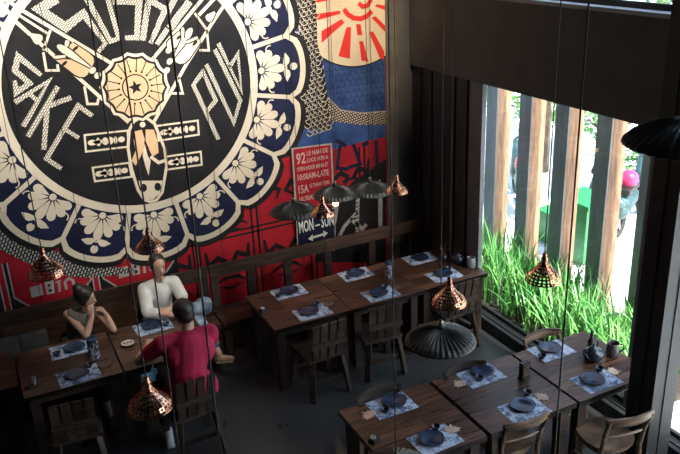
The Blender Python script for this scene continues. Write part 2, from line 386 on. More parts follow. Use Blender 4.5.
# woven band under the medallion, lower left
arc=[math.radians(a) for a in range(-158,-97,3)]
p.stroke([pol(C0,1.99,a) for a in arc],[.02+.20*math.sin(min(1,i/4)*PI/2)*min(1,(len(arc)-1-i)/6+.05) for i in range(len(arc))],P_weave,6)
# tiles: double grid lines and loose brush marks
for x in (1.30,1.98,2.70,3.42,4.12):
    for d in (-.035,.035): p.stroke([(x+d,.36),(x+d,1.98)],.028,P_black,1)
for z in (1.22,):
    for d in (-.03,.03): p.stroke([(1.3,z+d-.02),(4.47,z+d+.03)],.024,P_black,1)
for (x,z) in ((1.64,.86),(2.34,.86),(3.06,.86),(2.40,1.56),(3.06,1.6),(3.95,1.6),(3.8,.86)):
    p.stroke([(x-.26,z+.20),(x-.24,z+.02),(x-.12,z+.10),(x-.03,z+.04),(x-.07,z-.06)],[.03,.05,.06,.05,.02],P_black,2)
    p.stroke([(x+.26,z+.22),(x+.25,z+.06),(x+.12,z+.12),(x+.05,z+.02),(x+.14,z-.04)],[.03,.05,.06,.045,.02],P_black,2)
    p.stroke([(x-.20,z-.24),(x-.06,z-.17),(x+.10,z-.17),(x+.22,z-.25)],[.01,.05,.05,.01],P_black,2)
    p.stroke([(x-.14,z-.27),(x+.02,z-.31),(x+.16,z-.27)],[.01,.035,.01],P_black,2)
for s_,w_ in (([(3.838,2.045),(3.786,1.770),(3.904,1.737),(3.986,1.760),(4.095,1.767),(4.010,2.030)],.045),([(3.788,2.113),(3.916,2.020)],.05),([(3.844,1.584),(3.981,1.610),(4.116,1.560),(4.255,1.586)],.035),([(3.880,1.476),(4.031,1.486),(4.168,1.473)],.03),([(4.322,2.030),(4.328,1.714)],.05),([(4.212,2.022),(4.130,1.986)],.06)):
    p.stroke(s_,w_,P_navy,3)
# emblem shields at lower left
for X0 in (-.95,-.02,.88):
    w_=.88
    p.poly([(X0,.40),(X0+w_,.42),(X0+w_,1.42),(X0,1.42)],P_black,1)
    p.poly([(X0+.05,1.02),(X0+.20,.86),(X0+.70,.88),(X0+.84,1.04),(X0+.84,1.42),(X0+.05,1.42)],P_pale,2)
    p.poly([(X0+.065,1.03),(X0+.21,.88),(X0+.69,.90),(X0+.825,1.05),(X0+.825,1.42),(X0+.065,1.42)],P_red,3)
    p.stroke([(X0+.2,.84),(X0+.4,.80)],.02,P_pale,3)
    p.stroke([(X0-.02,.70),(X0+w_-.02,.82)],.02,P_pale,3); p.stroke([(X0-.02,.66),(X0+w_-.02,.78)],.05,P_red,3)
    p.stroke([(X0-.02,.4),(X0-.02,1.42)],.05,P_red,3); p.stroke([(X0-.05,.4),(X0-.05,1.42)],.014,P_pale,4); p.stroke([(X0+.012,.4),(X0+.012,1.42)],.014,P_pale,4)
    bx=X0+.22; zz=.98
    p.poly([(bx,zz),(bx+.12,zz+.01),(bx+.12,zz+.13),(bx,zz+.12)],P_pale,4)
    p.poly([(bx+.15,zz),(bx+.23,zz),(bx+.24,zz+.15),(bx+.15,zz+.15)],P_pale,4); p.disc((bx+.19,zz+.04),.018,P_black,5,12); p.disc((bx+.19,zz+.10),.016,P_black,5,12)
    p.stroke([(bx+.28,zz),(bx+.29,zz+.12)],.028,P_pale,4); p.stroke([(bx+.255,zz+.115),(bx+.31,zz+.125)],.02,P_pale,4)
    p.stroke([(bx+.35,zz+.01),(bx+.35,zz+.10),(bx+.39,zz+.13),(bx+.43,zz+.10),(bx+.43,zz+.02)],.028,P_pale,4)
p.build('painted_background', mural)
# medallion
p=Paint(ALL)
NOT=math.radians(12.0); STEP=2*PI/16
def lobe(extra, n=12):
    out=[]
    for k in range(16):
        a0=NOT+k*STEP
        for q in range(n):
            t=q/n; a=a0+STEP*t
            out.append(pol(C0, 1.765+extra+.135*math.sqrt(max(0,1-(2*t-1)**2))**.9, a))
    return out
p.poly(lobe(.065),P_black,10)
p.poly(lobe(.0),P_cream,11)
for k in range(16):
    a0=NOT+k*STEP; am=a0+STEP/2; L=12
    cell=[pol(C0,1.33,a0+.018),]
    cell+= [pol(C0, 1.71+.125*math.sqrt(max(0,1-(2*q/10-1)**2)), a0+.014+(STEP-.028)*q/10) for q in range(11)]
    cell+= [pol(C0,1.33,a0+STEP-.018)]
    p.poly(cell,P_navy,L)
    hub=pol(C0,1.375,am)
    # seven fan petals, each outlined in black by its own gap
    for j in range(-3,4):
        b=am+j*.52; ln=.275-.020*abs(j); 
        e=(math.cos(b),math.sin(b)); f=(-e[1],e[0]); wd=.051
        pt=lambda u,v: (hub[0]+e[0]*u+f[0]*v, hub[1]+e[1]*u+f[1]*v)
        P=[pt(.035,0),pt(.10,.024),pt(ln*.72,wd*.93),pt(ln*.9,wd*.80),pt(ln,wd*.3),pt(ln,-wd*.3),pt(ln*.9,-wd*.80),pt(ln*.72,-wd*.93),pt(.10,-.024)]
        p.poly(P,P_cream,13+abs(j)%2)
    p.disc(hub,.046,P_navy,15,16); p.disc(hub,.036,P_cream,16,16)
    # curls
    for sg in (-1,1):
        c=pol(C0,1.50,am+sg*.135); pts=[]
        for q in range(16):
            t=q/15; a=am+sg*(1.2+t*4.6); r=.055*(1-t*.75); pts.append(pol(c,r,a))
        p.stroke(pts,.013,P_cream,14)
    # outer blossom: two leaves and a bud
    for sg in (-1,1):
        m0=pol(C0,1.655,am); t1=pol(C0,1.675,am+sg*.095); 
        P=[m0,pol(C0,1.71,am+sg*.028),pol(C0,1.715,am+sg*.055),t1,pol(C0,1.645,am+sg*.06),pol(C0,1.635,am+sg*.025)]
        p.poly(P,P_cream,14)
    p.disc(pol(C0,1.755,am),.046,P_cream,14,14,.040,am)
    p.stroke([pol(C0,1.655,am),pol(C0,1.72,am)],.012,P_navy,16); p.disc(pol(C0,1.67,am),.010,P_cream,17,10)
p.disc(C0,1.325,P_cream,18,96); p.disc(C0,1.24,P_black,19,96)
# two bands rising from the figure
for s_ in ([(0.466,3.988),(0.607,3.861),(1.353,3.282)],[(0.462,3.917),(0.545,3.759),(1.436,2.672)],[(2.370,3.846),(1.746,3.263)],[(2.497,3.837),(2.287,3.665)],[(2.599,3.780),(2.403,3.555),(2.081,3.160),(1.689,2.635)]): p.stroke(s_,.034,P_cream,20)
for s_ in ([(0.551,3.839),(0.805,3.625)],[(0.837,3.650),(0.743,3.472)],[(2.248,3.689),(2.356,3.514)],[(0.740,3.454),(0.738,3.283),(0.846,3.271),(0.847,3.328)],[(1.062,3.089),(1.064,2.914),(1.159,2.901),(1.177,2.954)],[(2.356,3.514),(2.355,3.305),(2.254,3.316)],[(2.008,3.075),(2.029,2.895),(1.914,2.910)]):
    p.stroke(s_,.024,P_cream,20)
def drop(a,b,w0,w1,m,l):
    '''teardrop from a (thin) to b (fat end)'''
    a=Vector(a); b=Vector(b); d=b-a; L=d.length; d/=L; n=Vector((-d.y,d.x)); P=[]
    prof=[(0,w0),(.3,w0+(w1-w0)*.45),(.6,w0+(w1-w0)*.92),(.8,w1),(.93,w1*.75),(1,w1*.3)]
    for t,w in prof: q=a+d*L*t+n*w; P.append((q.x,q.y))
    for t,w in prof[::-1]: q=a+d*L*t-n*w; P.append((q.x,q.y))
    p.poly(P,m,l)
LZ=21
for a_,b_,w0,w1,m_ in (([(0.996,3.503)][0],[(1.147,3.266)][0],.03,.085,P_tan_warmlit),([(0.871,3.364)][0],[(1.121,3.220)][0],.02,.075,P_tan_warmlit),([(1.147,3.266)][0],[(0.876,3.506)][0],.006,.035,P_cream),([(0.957,3.488)][0],[(0.975,3.543)][0],.015,.02,P_cream),([(0.932,3.396)][0],[(0.831,3.397)][0],.012,.014,P_cream),
    ([(2.081,3.515)][0],[(1.957,3.346)][0],.02,.07,P_cream),([(2.270,3.416)][0],[(1.986,3.242)][0],.02,.085,P_cream),([(1.979,3.273)][0],[(2.200,3.544)][0],.006,.035,P_cream),([(2.095,3.453)][0],[(2.108,3.562)][0],.012,.016,P_cream),([(2.132,3.409)][0],[(2.253,3.448)][0],.012,.014,P_cream),
    ([(0.654,3.630)][0],[(0.739,3.557)][0],.012,.05,P_cream),([(2.459,3.681)][0],[(2.366,3.609)][0],.012,.04,P_cream)):
    LZ+=.1; drop(a_,b_,w0+.012,w1+.014,P_black,LZ); LZ+=.1; drop(a_,b_,w0,w1,m_,LZ)
for c_ in ([(1.162,3.235)][0],[(1.202,3.181)][0],[(1.936,3.349)][0],[(1.933,3.238)][0],[(1.891,3.151)][0]): p.disc(c_,.036,P_cream,24,14,.028,.7)
for c_ in ([(1.036,3.461)][0],[(0.912,3.331)][0],[(2.214,3.391)][0],[(2.055,3.467)][0]): p.disc(c_,.034,P_black,25,14,.014,.6)
# figure body
body=[(1.429,2.589),(1.393,2.409),(1.397,2.193),(1.433,1.943),(1.487,1.821),(1.547,1.789),(1.613,1.797),(1.684,1.871),(1.767,2.155),(1.768,2.349),(1.728,2.498),(1.697,2.621),(1.596,2.722),(1.487,2.675)]
p.poly(body,P_black,21); p.stroke(body,.030,P_cream,23,closed=True)
p.poly([(1.483,2.570),(1.557,2.580),(1.575,2.481),(1.548,2.356),(1.444,2.210),(1.411,2.270),(1.466,2.369),(1.460,2.478)],P_tan_warmlit,22)
p.poly([(1.598,2.574),(1.680,2.562),(1.706,2.439),(1.700,2.309),(1.632,2.277),(1.610,2.346),(1.582,2.458)],P_tan_warmlit,22)
p.poly([(1.568,2.428),(1.582,2.296),(1.606,2.237),(1.564,2.079),(1.545,2.182),(1.530,2.305)],P_cream,24)
p.poly([(1.453,2.043),(1.704,1.998),(1.654,1.860),(1.571,1.807),(1.508,1.819),(1.465,1.896)],P_cream,22)
for q in [(1.494,1.957),(1.643,1.941)]: p.disc(q,.035,P_black,24,14,.045)
p.stroke([(1.611,2.280),(1.687,2.202),(1.753,2.213)],.035,P_cream,22); p.disc([(1.574,2.630)][0],.03,P_cream,22,12)
for q in ([(0.987,2.609),(1.414,2.591),(1.401,2.423),(0.975,2.439)],[(1.012,2.263),(1.382,2.253),(1.387,2.099),(1.014,2.117)],[(1.716,2.595),(2.157,2.589),(2.151,2.436),(1.717,2.437)],[(1.769,2.254),(2.152,2.247),(2.147,2.100),(1.762,2.111)]):
    p.stroke(q,.020,P_cream,24,closed=True)
    (ax,az),(bx,bz),(cx_,cz),(dx,dz)=q
    for t,w_,h_ in ((.16,.045,.03),(.30,.055,.02),(.30,.02,.045),(.46,.03,.04),(.58,.03,.04),(.70,.02,.04),(.84,.035,.03)):
        mx=(ax+(bx-ax)*t+dx+(cx_-dx)*t)/2; mz=(az+(bz-az)*t+dz+(cz-dz)*t)/2
        p.disc((mx,mz),w_,P_cream,24,12,h_,math.atan2(bz-az,bx-ax))
# sun wheel
W0=(1.552,3.02)
def wheel(r, c=14):
    return [pol(W0, r-.022*abs(math.cos(PI*(q/8))) if True else r, 2*PI*q/(8*c)+.1) for q in range(8*c)]
p.poly(wheel(.355),P_cream,26); p.poly(wheel(.325),P_black,27); p.poly(wheel(.30),P_tan_warmlit,28)
for k in range(18):
    a=2*PI*k/18; p.stroke([pol(W0,.165,a),pol(W0,.285,a)],.010,P_black,29); p.disc(pol(W0,.165,a),.012,P_black,29,8)
p.disc(W0,.135,P_black,29,32); p.disc(W0,.122,P_tan_warmlit,30,32)
p.poly([pol(W0,.075 if k%2==0 else .032,PI/2+k*PI/5+.15) for k in range(10)],P_black,31)
p.build('medallion', mural)
# lettering SUSHI SAKE PUB
p=Paint(ALL)
T=[([(0.939,3.934),(0.772,3.848),(0.980,3.665),(1.161,3.776),(1.324,3.480),(1.246,3.405)],[.09,.085,.085,.07,.035,.045]),
 ([(1.198,3.952),(1.375,3.494),(1.456,3.515),(1.402,3.937)],[.06,.045,.04,.05]),
 ([(1.449,3.868),(1.703,3.848),(1.632,3.503),(1.519,3.514)],[.06,.07,.05,.045]),
 ([(1.815,3.906),(1.687,3.473)],.06),([(1.826,3.839),(1.952,3.752),(1.763,3.436)],[.06,.06,.045]),([(2.084,3.887),(1.971,3.712)],.06),([(2.209,3.809),(1.973,3.564)],.075),([(1.952,3.561),(1.822,3.420)],.05),
 ([(0.685,3.242),(0.513,3.441),(0.459,3.315),(0.569,3.181),(0.435,3.109),(0.442,3.223)],[.04,.055,.055,.05,.05,.035]),
 ([(0.404,3.017),(0.749,3.186),(0.438,2.777)],.05),([(0.551,3.080),(0.603,3.013)],.04),
 ([(0.816,3.119),(0.462,2.674)],.05),([(0.921,2.998),(0.688,2.940),(0.583,2.523)],.048),
 ([(1.093,2.788),(0.974,2.911),(0.591,2.429),(0.714,2.304)],.046),([(0.813,2.694),(0.931,2.586)],.042),
 ([(2.362,2.348),(2.151,2.969),(2.267,3.092),(2.376,2.775),(2.265,2.671)],.045),([(2.313,3.165),(2.553,2.509),(2.648,2.739),(2.421,3.309)],.046),([(2.466,3.366),(2.671,2.835),(2.668,3.241),(2.560,3.105)],.045)]
for k,(s_,w_) in enumerate(T): p.stroke(s_,w_,P_brick,20+k*.15)
p.build('medallion_lettering', mural)
# board joints
p=Paint(ALL)
for k in range(-5,10): 
    x=.30+k*.497-.02
    if x<4.4: p.poly([(x,.36),(x+.006,.36),(x+.006,6.1),(x,6.1)],P_black,33)
p.build('board_joints', mural)
def text_mesh(name, s, x, z, h, mat, parent, layer, wid=None, rot=0):
    cu=bpy.data.curves.new(name,'FONT'); cu.body=s; cu.size=h*1.38; cu.resolution_u=2; cu.offset=h*.035
    to=bpy.data.objects.new('tmp',cu); COL.objects.link(to)
    dg=bpy.context.evaluated_depsgraph_get(); me=bpy.data.meshes.new_from_object(to.evaluated_get(dg))
    bpy.data.objects.remove(to); bpy.data.curves.remove(cu)
    xs=[v.co.x for v in me.vertices]; w=max(xs)-min(xs); mn=min(xs)
    sx=(wid/w) if wid else 1
    for v in me.vertices:
        lx=(v.co.x-mn)*sx; lz=v.co.y
        v.co=Vector((x+lx*math.cos(rot)-lz*math.sin(rot), YW-.004-layer*.0011, z+lx*math.sin(rot)+lz*math.cos(rot)))
    me.materials.clear(); me.materials.append(mat); me.name=name
    o=bpy.data.objects.new(name,me); COL.objects.link(o); o.parent=parent; return o
p=Paint(ALL); p.poly([(3.20,1.34),(3.715,1.34),(3.715,2.10),(3.20,2.12)],P_pale,35); p.poly([(3.222,1.355),(3.693,1.355),(3.693,2.08),(3.222,2.10)],P_red,36)
hp=p.build('opening_hours_panel', mural)
for s_,x,z,h,wd in (('92',3.25,1.92,.13,.12),('LE NAM DE',3.385,2.0,.055,.27),('LUCK HEN A',3.385,1.92,.05,.27),('OPEN HOUR MAIN ST',3.25,1.83,.05,.40),('10:00AM-LATE',3.255,1.72,.075,.40),
                  ('15A',3.255,1.56,.10,.13),('LE THANH TON',3.40,1.61,.045,.25),('10:30AM-LATE',3.26,1.46,.06,.38)):
    text_mesh('panel_lettering',s_,x,z,h,P_rose,hp,38,wd)
p=Paint(ALL); p.poly([(3.19,.86),(3.70,.90),(3.72,1.30),(3.20,1.29)],P_pale,40); p.poly([(3.205,.875),(3.69,.915),(3.705,1.285),(3.212,1.275)],P_navy,41)
p.stroke([(3.38,.975),(3.56,.99)],.03,M_white,43); p.poly([(3.34,.972),(3.40,1.02),(3.40,.93)],M_white,43); p.poly([(3.60,.993),(3.54,1.035),(3.54,.945)],M_white,43)
dp=p.build('direction_panel', mural)
text_mesh('panel_lettering','MON',3.23,1.07,.15,M_white,dp,43,.19,.03); text_mesh('panel_lettering','SUN',3.52,1.08,.15,M_white,dp,43,.17,.03)
p=Paint([M_white]); p.stroke([(3.44,1.12),(3.50,1.123)],.02,M_white,43); p.build('lettering_dash',dp)

# ------------------------------------------------------------ tables
def make_table(w, d, label, group):
    t=empty('dining_table',(0,0,0),0,label,'table',group)
    MB().box((0,0,.727),(w-.006,d,.046),bev=.004).build('tabletop',M_table,t)
    a=MB()
    for sy in (-1,1): a.box((0,sy*(d/2-.09),.66),(w-.20,.025,.085))
    for sx in (-1,1): a.box((sx*(w/2-.09),0,.66),(.025,d-.20,.085))
    a.build('apron',M_rustic,t)
    for sx in (-1,1):
        for sy in (-1,1):
            MB().box((sx*(w/2-.085),sy*(d/2-.085),.352),(.085,.085,.704),bev=.004).build('leg',M_rustic,t)
    return t
G1='tables in the row by the bench'; G2='tables in the near row'; G3='tables of the left row'
tb=make_table(.865,.87,'',G1)
used=False
TABLES=[((2.715,6.83,0),'dark wooden dining table at left end of the row under the hours sign',G1),
 ((3.58,6.83,0),'middle dining table of the bench row, with the blue and white tin at its edge',G1),
 ((4.44,6.83,0),'dark wooden dining table with teapot and chopstick cup beside the black panels',G1),
 ((2.665,4.435,0),'nearest dark wooden dining table, with the pink wood leaf and little black holder',G2),
 ((3.565,4.435,0),'dark wooden dining table in the middle of the near row carrying the slatted menu block',G2),
 ((4.45,4.435,0),'dark wooden dining table by the window carrying the black teapot and jug',G2),
 ((.36,6.82,0),'dark wooden dining table with patterned tin in front of the woman with dark hair',G3),
 ((1.235,6.82,0),'dark wooden dining table between the woman in white and the person in crimson',G3),
 ((-.52,6.99,0),'dark wooden dining table cut by the left edge of the photo',G3)]
for loc,lab,g in TABLES: place(tb,used,loc,0,lab,g).scale.y=.80 if loc[0]<0 else 1; used=True

# ------------------------------------------------------------ bench along the wall
def bench(name, x0, x1, posts, panel, label):
    b=empty(name,((x0+x1)/2,7.6,0),0,label,'bench','benches along the mural wall'); ox=(x0+x1)/2
    X=lambda x:x-ox
    MB().b2(X(x0),X(x1)-.01,-.28,.10,.41,.455,bev=.005).build('seat',M_bench,b)
    MB().b2(X(x0),X(x1)-.01,-.24,-.21,.30,.41).build('seat_rail',M_rustic,b)
    MB().b2(X(x0),X(x1)-.01,.065,.10,.86,1.01,bev=.006).build('top_rail',M_bench,b)
    for px in posts: MB().b2(X(px)-.045,X(px)+.045,.10,.155,0,.99,bev=.004).build('post',M_rustic,b)
    for px in posts: MB().b2(X(px)-.04,X(px)+.04,-.25,-.17,0,.41,bev=.004).build('leg',M_rustic,b)
    if panel: MB().b2(X(panel[0]),X(panel[1]),.07,.095,.455,.86).build('back_panel',M_bench,b)
    return b
bench('wall_bench',-2.2,2.02,(-2.1,-1.2,-.3,.6,1.5,1.97),(-2.2,1.50),'long dark wooden bench with closed plank back that the two women sit on')
bench('wall_bench',2.03,4.78,(2.09,2.52,2.98,3.5,4.1,4.7),None,'dark wooden bench with open post back behind the row with the hours sign')

# ------------------------------------------------------------ chairs
def plank_chair(label):
    """rustic chair: faces +Y, four upright boards in the back, splayed board legs"""
    t=empty('plank_chair',(0,0,0),0,label,'chair','rustic plank back chairs')
    MB().box((0,.02,.435),(.42,.42,.035),bev=.005).build('seat',M_rustic,t)
    for sx in (-1,1):
        MB().beam((sx*.215,.22,0),(sx*.165,.18,.42),.06,.032,bev=.003).build('leg',M_rustic,t)
        MB().beam((sx*.215,-.24,0),(sx*.165,-.17,.42),.06,.032,bev=.003).build('leg',M_rustic,t)
    for i in range(4): 
        x=-.135+i*.09
        MB().beam((x,-.18,.44),(x*1.08,-.255,.86),.078,.022,bev=.004,up=(0,1,0)).build('back_board',M_rustic,t)
    MB().beam((-.19,-.232,.62),(.19,-.232,.62),.02,.06,bev=.003).build('back_rail',M_rustic,t)
    for y in (-.20,.20): MB().beam((-.185,y,.2),(.185,y,.2),.022,.04).build('stretcher',M_rustic,t)
    return t
pc=plank_chair('')
CH=[((2.72,6.33,0),.05,'dark plank-back chair in front of the first table of the bench row'),
    ((3.42,6.36,0),-.12,'dark plank-back chair at the middle table of the bench row, pulled in at an angle'),
    ((4.38,6.40,0),.04,'dark plank-back chair behind the big pleated shade at the teapot table'),
    ((1.28,6.02,0),.06,'dark plank-back chair the person in the crimson T-shirt sits on'),
    ((.30,6.20,0),-.1,'dark plank-back chair in deep shade under the table with the patterned tin')]
for i,(l,r,lab) in enumerate(CH): place(pc,i>0,l,r,lab)

def curved_chair(label, mat):
    """cafe chair: faces +Y; two bent back posts and one curved crest rail, rounded seat"""
    t=empty('curved_back_chair',(0,0,0),0,label,'chair','curved crest chairs of the near row')
    P=[]
    for k in range(28):
        a=2*PI*k/28; c,s_=math.cos(a),math.sin(a)
        P.append((.215*math.copysign(abs(c)**.75,c), .02+.21*math.copysign(abs(s_)**.75,s_)))
    MB().prism(P,.425,.455).build('seat',mat,t)
    r=MB(); 
    r.prism([(x*.9,.02+(y-.02)*.9) for x,y in P],.385,.425); r.build('seat_frame',mat,t)
    for sx in (-1,1):
        MB().tube([(sx*.20,-.26,0),(sx*.185,-.20,.25),(sx*.180,-.185,.44),(sx*.185,-.215,.62),(sx*.195,-.275,.80)],[.016,.019,.021,.019,.017],8).build('back_post',mat,t)
        MB().tube([(sx*.19,.21,0),(sx*.165,.165,.42)],[.015,.02],8).build('front_leg',mat,t)
    n=14; c=MB(); bm=c.bm; rows=[]
    for k in range(n+1):
        u=-1+2*k/n; x=.215*u; y=-.31+.055*u*u; h=.038*(1-.35*abs(u)**3); zc=.795
        rows.append([bm.verts.new((x,y-.011,zc-h)),bm.verts.new((x,y+.011,zc-h)),bm.verts.new((x,y+.004,zc+h)),bm.verts.new((x,y-.016,zc+h))])
    for a,b in zip(rows,rows[1:]):
        for q in range(4): bm.faces.new((a[q],a[(q+1)%4],b[(q+1)%4],b[q]))
    bm.faces.new(rows[0][::-1]); bm.faces.new(rows[-1]); c.build('crest_rail',mat,t,smooth=False)
    n_=MB()
    for k in range(7): pass
    MB().tube([(-.18,-.205,.60),(-.09,-.225,.605),(0,-.232,.607),(.09,-.225,.605),(.18,-.205,.60)],.012,8).build('lower_back_rail',mat,t)
    for a,b_ in (((-.18,.185,.2),(.18,.185,.2)),((-.185,-.21,.22),(-.18,.185,.22)),((.185,-.21,.22),(.18,.185,.22))): MB().tube([a,b_],.010,8).build('stretcher',mat,t)
    return t
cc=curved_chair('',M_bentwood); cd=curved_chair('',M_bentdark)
place(cc,False,(4.21,3.86,0),-.16,'brown curved-back chair in the bottom right corner beside the black column')
place(cc,True,(3.46,4.23,0),-.05,'brown curved-back chair tucked under the near side of the middle near-row table')
place(cc,True,(4.40,4.665,0),PI-.03,'brown curved-back chair whose crest shows beyond the window table, in front of the grass')
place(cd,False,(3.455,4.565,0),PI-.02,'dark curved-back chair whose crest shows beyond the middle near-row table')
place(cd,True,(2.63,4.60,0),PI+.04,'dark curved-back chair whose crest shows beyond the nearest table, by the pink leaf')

# ------------------------------------------------------------ table settings
def mat_proto():
    return tag(MB().box((0,0,.0012),(.365,.265,.0016)).build('placemat',M_mat),'','placemat','printed paper placemats')
def wob(k,n,i): return 1+.035*math.cos(4*2*PI*k/n)+.012*math.sin(3*2*PI*k/n)
def plate_proto():
    t=empty('plate',(0,0,0),0,'','plate','dark blue stoneware plates')
    MB().lathe([(.001,.004),(.05,.003),(.066,.001),(.070,.004),(.094,.016),(.102,.022),(.098,.0235),(.070,.0125),(.001,.0105)],36,cap=False,wob=wob).build('dish',M_plate,t,smooth=True)
    MB().lathe([(.101,.0215),(.1045,.0235),(.101,.0255),(.098,.0235),(.101,.0215)],36,cap=False,wob=wob).build('rim',M_platerim,t,smooth=True)
    return t
def cup_proto():
    t=empty('sauce_cup',(0,0,0),0,'','cup','small dark blue sauce cups')
    MB().lathe([(.001,.0),(.022,0),(.024,.004),(.034,.026),(.036,.036),(.033,.036),(.029,.022),(.018,.010),(.001,.008)],24,cap=False).build('bowl',M_platerim,t,smooth=True)
    MB().lathe([(.034,.0345),(.0375,.036),(.034,.0375),(.032,.036),(.034,.0345)],24,cap=False).build('rim',M_plate,t,smooth=True)
    return t
def leaf_pts(s):
    P=[(0,-1),(.08,-.45),(.45,-.62),(.38,-.38),(.85,-.30),(.66,-.08),(.98,.22),(.55,.24),(.60,.55),(.27,.40),(0,1.0),(-.27,.40),(-.60,.55),(-.55,.24),(-.98,.22),(-.66,-.08),(-.85,-.30),(-.38,-.38),(-.45,-.62),(-.08,-.45)]
    return [(x*s,y*s) for x,y in P]
def leaf_proto(m): return tag(MB().prism(leaf_pts(.074),0,.007).build('wooden_leaf',m),'','coaster','leaf shaped wooden rests')
pm=mat_proto(); pp=plate_proto(); pcup=cup_proto(); lf=leaf_proto(M_leaf); lfp=leaf_proto(M_leafpink); lfd=leaf_proto(M_leafdark)
ZT=.7502
# (mat x,y, rot, plate x,y, cup x,y, leaf x,y,kind,rot, where)
SET=[(2.655,4.72,.0, 2.70,4.745, 2.56,4.665, 2.425,4.695,'p',.5,'on the nearest table, far side beside the pink leaf'),
 (2.72,4.16,.05, 2.69,4.17, 2.79,4.265, 2.90,4.20,'l',-.4,'on the nearest table, near side'),
 (3.56,4.72,.0, 3.60,4.755, 3.50,4.665, 3.325,4.70,'l',.3,'on the middle near table, far side by the dark crest'),
 (3.56,4.14,.0, 3.575,4.175, 3.715,4.285, 3.80,4.205,'l',1.9,'on the middle near table, near side over the brown chair'),
 (4.36,4.74,.0, 4.37,4.77, 4.20,4.68, None,None,'',0,'on the window table, far side by the grass'),
 (4.36,4.17,.0, 4.335,4.19, 4.49,4.27, 4.58,4.20,'l',1.2,'on the window table, near side under the black teapot'),
 (2.74,7.12,.0, 2.75,7.12, 2.60,7.07, None,None,'',0,'on the left bench-row table, bench side'),
 (2.77,6.56,.0, 2.74,6.57, 2.86,6.66, 2.99,6.62,'d',.2,'on the left bench-row table, chair side'),
 (3.58,7.14,.0, 3.59,7.15, 3.45,7.08, None,None,'',0,'on the middle bench-row table, bench side'),
 (3.58,6.56,.0, 3.56,6.57, 3.68,6.65, 3.80,6.60,'d',.8,'on the middle bench-row table, chair side'),
 (4.43,7.13,.0, 4.43,7.13, None,None, None,None,'',0,'on the bench-row teapot table, bench side'),
 (4.42,6.60,.0, 4.42,6.62, 4.54,6.69, None,None,'',0,'on the bench-row teapot table, chair side'),
 (.42,7.06,.0, .46,7.06, .29,7.00, None,None,'',0,'before the woman with dark hair'),
 (.42,6.53,.05, .41,6.54, .53,6.63, .67,6.58,'d',.4,'at the table edge beside the patterned tin'),
 (1.24,7.10,.05, 1.23,7.12, 1.36,7.05, None,None,'',0,'between the woman in white and the person in crimson')]
u=[0]*6
def rep(proto,idx,loc,rz,label):
    o=place(proto,u[idx]>0,loc,rz,label); u[idx]+=1; return o
for (mx,my,mr,px,py,cx,cy,lx,ly,lk,lr,wh) in SET:
    rep(pm,0,(mx,my,ZT),mr,'pale blue printed paper placemat '+wh)
    rep(pp,1,(px,py,ZT+.0022),mx*3,'dark blue stoneware plate '+wh)
    if cx: rep(pcup,2,(cx,cy,ZT+.0022),0,'small dark blue sauce cup '+wh)
    if lx:
        pr_,ix,nm={'l':(lf,3,'pale'),'p':(lfp,4,'pinkish'),'d':(lfd,5,'dark')}[lk]
        rep(pr_,ix,(lx,ly,ZT),lr,nm+' maple leaf wooden rest '+wh)

def menu_block(name,loc,rz,label):
    t=empty(name,loc,rz,label,'menu')
    MB().box((0,0,.008),(.10,.07,.016),bev=.002).build('base',M_rustic,t)
    MB().box((0,0,.085),(.092,.045,.142),bev=.003).build('block',M_black,t)
    for k in range(5): MB().box((0,-.0235,.035+k*.025),(.074,.003,.009)).build('slat',M_bentwood,t)
    return t
menu_block('menu_stand',(3.86,4.51,ZT),.15,'small dark block with pale slats standing in the middle of the near row')
# patterned tins
def weave_mat():
    m=noisy('tin_print',(.02,.025,.045),(.42,.46,.58),55,.35,lo=.48,hi=.55,detail=2,stretch=(1,1,.6)); return m
M_tin=weave_mat()
def tin(loc,h,r,label):
    t=empty('printed_tin',loc,.4,label,'tin')
    MB().lathe([(r*.98,0),(r,.004),(r,h*.86)],28).build('body',M_tin,t,smooth=False)
    MB().lathe([(r,h*.86),(r*1.03,h*.865),(r*1.03,h*.97),(r*.8,h),(.001,h)],28,cap=False).build('lid',M_plate,t)
    return t
tin((.605,6.79,ZT),.21,.052,'tall black and pale patterned tin on the left row table')
t=tin((3.86,6.87,ZT),.20,.045,'blue and white labelled tin standing at the middle of the bench row')
# teapots
def teapot(loc,rz,label,s=1):
    t=empty('teapot',loc,rz,label,'teapot','black teapots')
    MB().lathe([(.001,0),(.055*s,0),(.085*s,.03*s),(.095*s,.06*s),(.082*s,.095*s),(.045*s,.115*s),(.04*s,.118*s)],28,cap=False).build('body',M_platerim,t,smooth=True)
    MB().lathe([(.046*s,.113*s),(.044*s,.122*s),(.02*s,.135*s),(.009*s,.140*s),(.015*s,.152*s),(.012*s,.162*s),(.001*s,.164*s)],20,cap=False).build('lid',M_plate,t,smooth=True)
    MB().tube([(-.08*s,0,.045*s),(-.115*s,0,.075*s),(-.135*s,0,.115*s)],[.020*s,.013*s,.009*s],10).build('spout',M_platerim,t,smooth=True)
    MB().tube([(.07*s,0,.09*s),(.06*s,0,.16*s),(0,0,.205*s),(-.06*s,0,.16*s),(-.07*s,0,.09*s)],.006*s,8).build('handle',M_bronze,t,smooth=True)
    return t
teapot((4.575,4.44,ZT),.3,'squat black glazed teapot on the window table',1.0)
teapot((4.74,6.79,ZT),2.6,'dark blue-black teapot on the table beside the black panels',.9)
def bottle(loc,label):
    t=empty('sauce_bottle',loc,0,label,'bottle')
    MB().lathe([(.001,0),(.030,0),(.032,.01),(.032,.10),(.022,.125),(.012,.15),(.012,.185)],20,cap=False).build('body',M_platerim,t,smooth=True)
    MB().lathe([(.014,.18),(.014,.21),(.006,.22),(.001,.22)],16,cap=False).build('stopper',M_bronze,t)
    return t
bottle((4.66,4.56,ZT),'slim dark sauce bottle rising behind the black teapot')
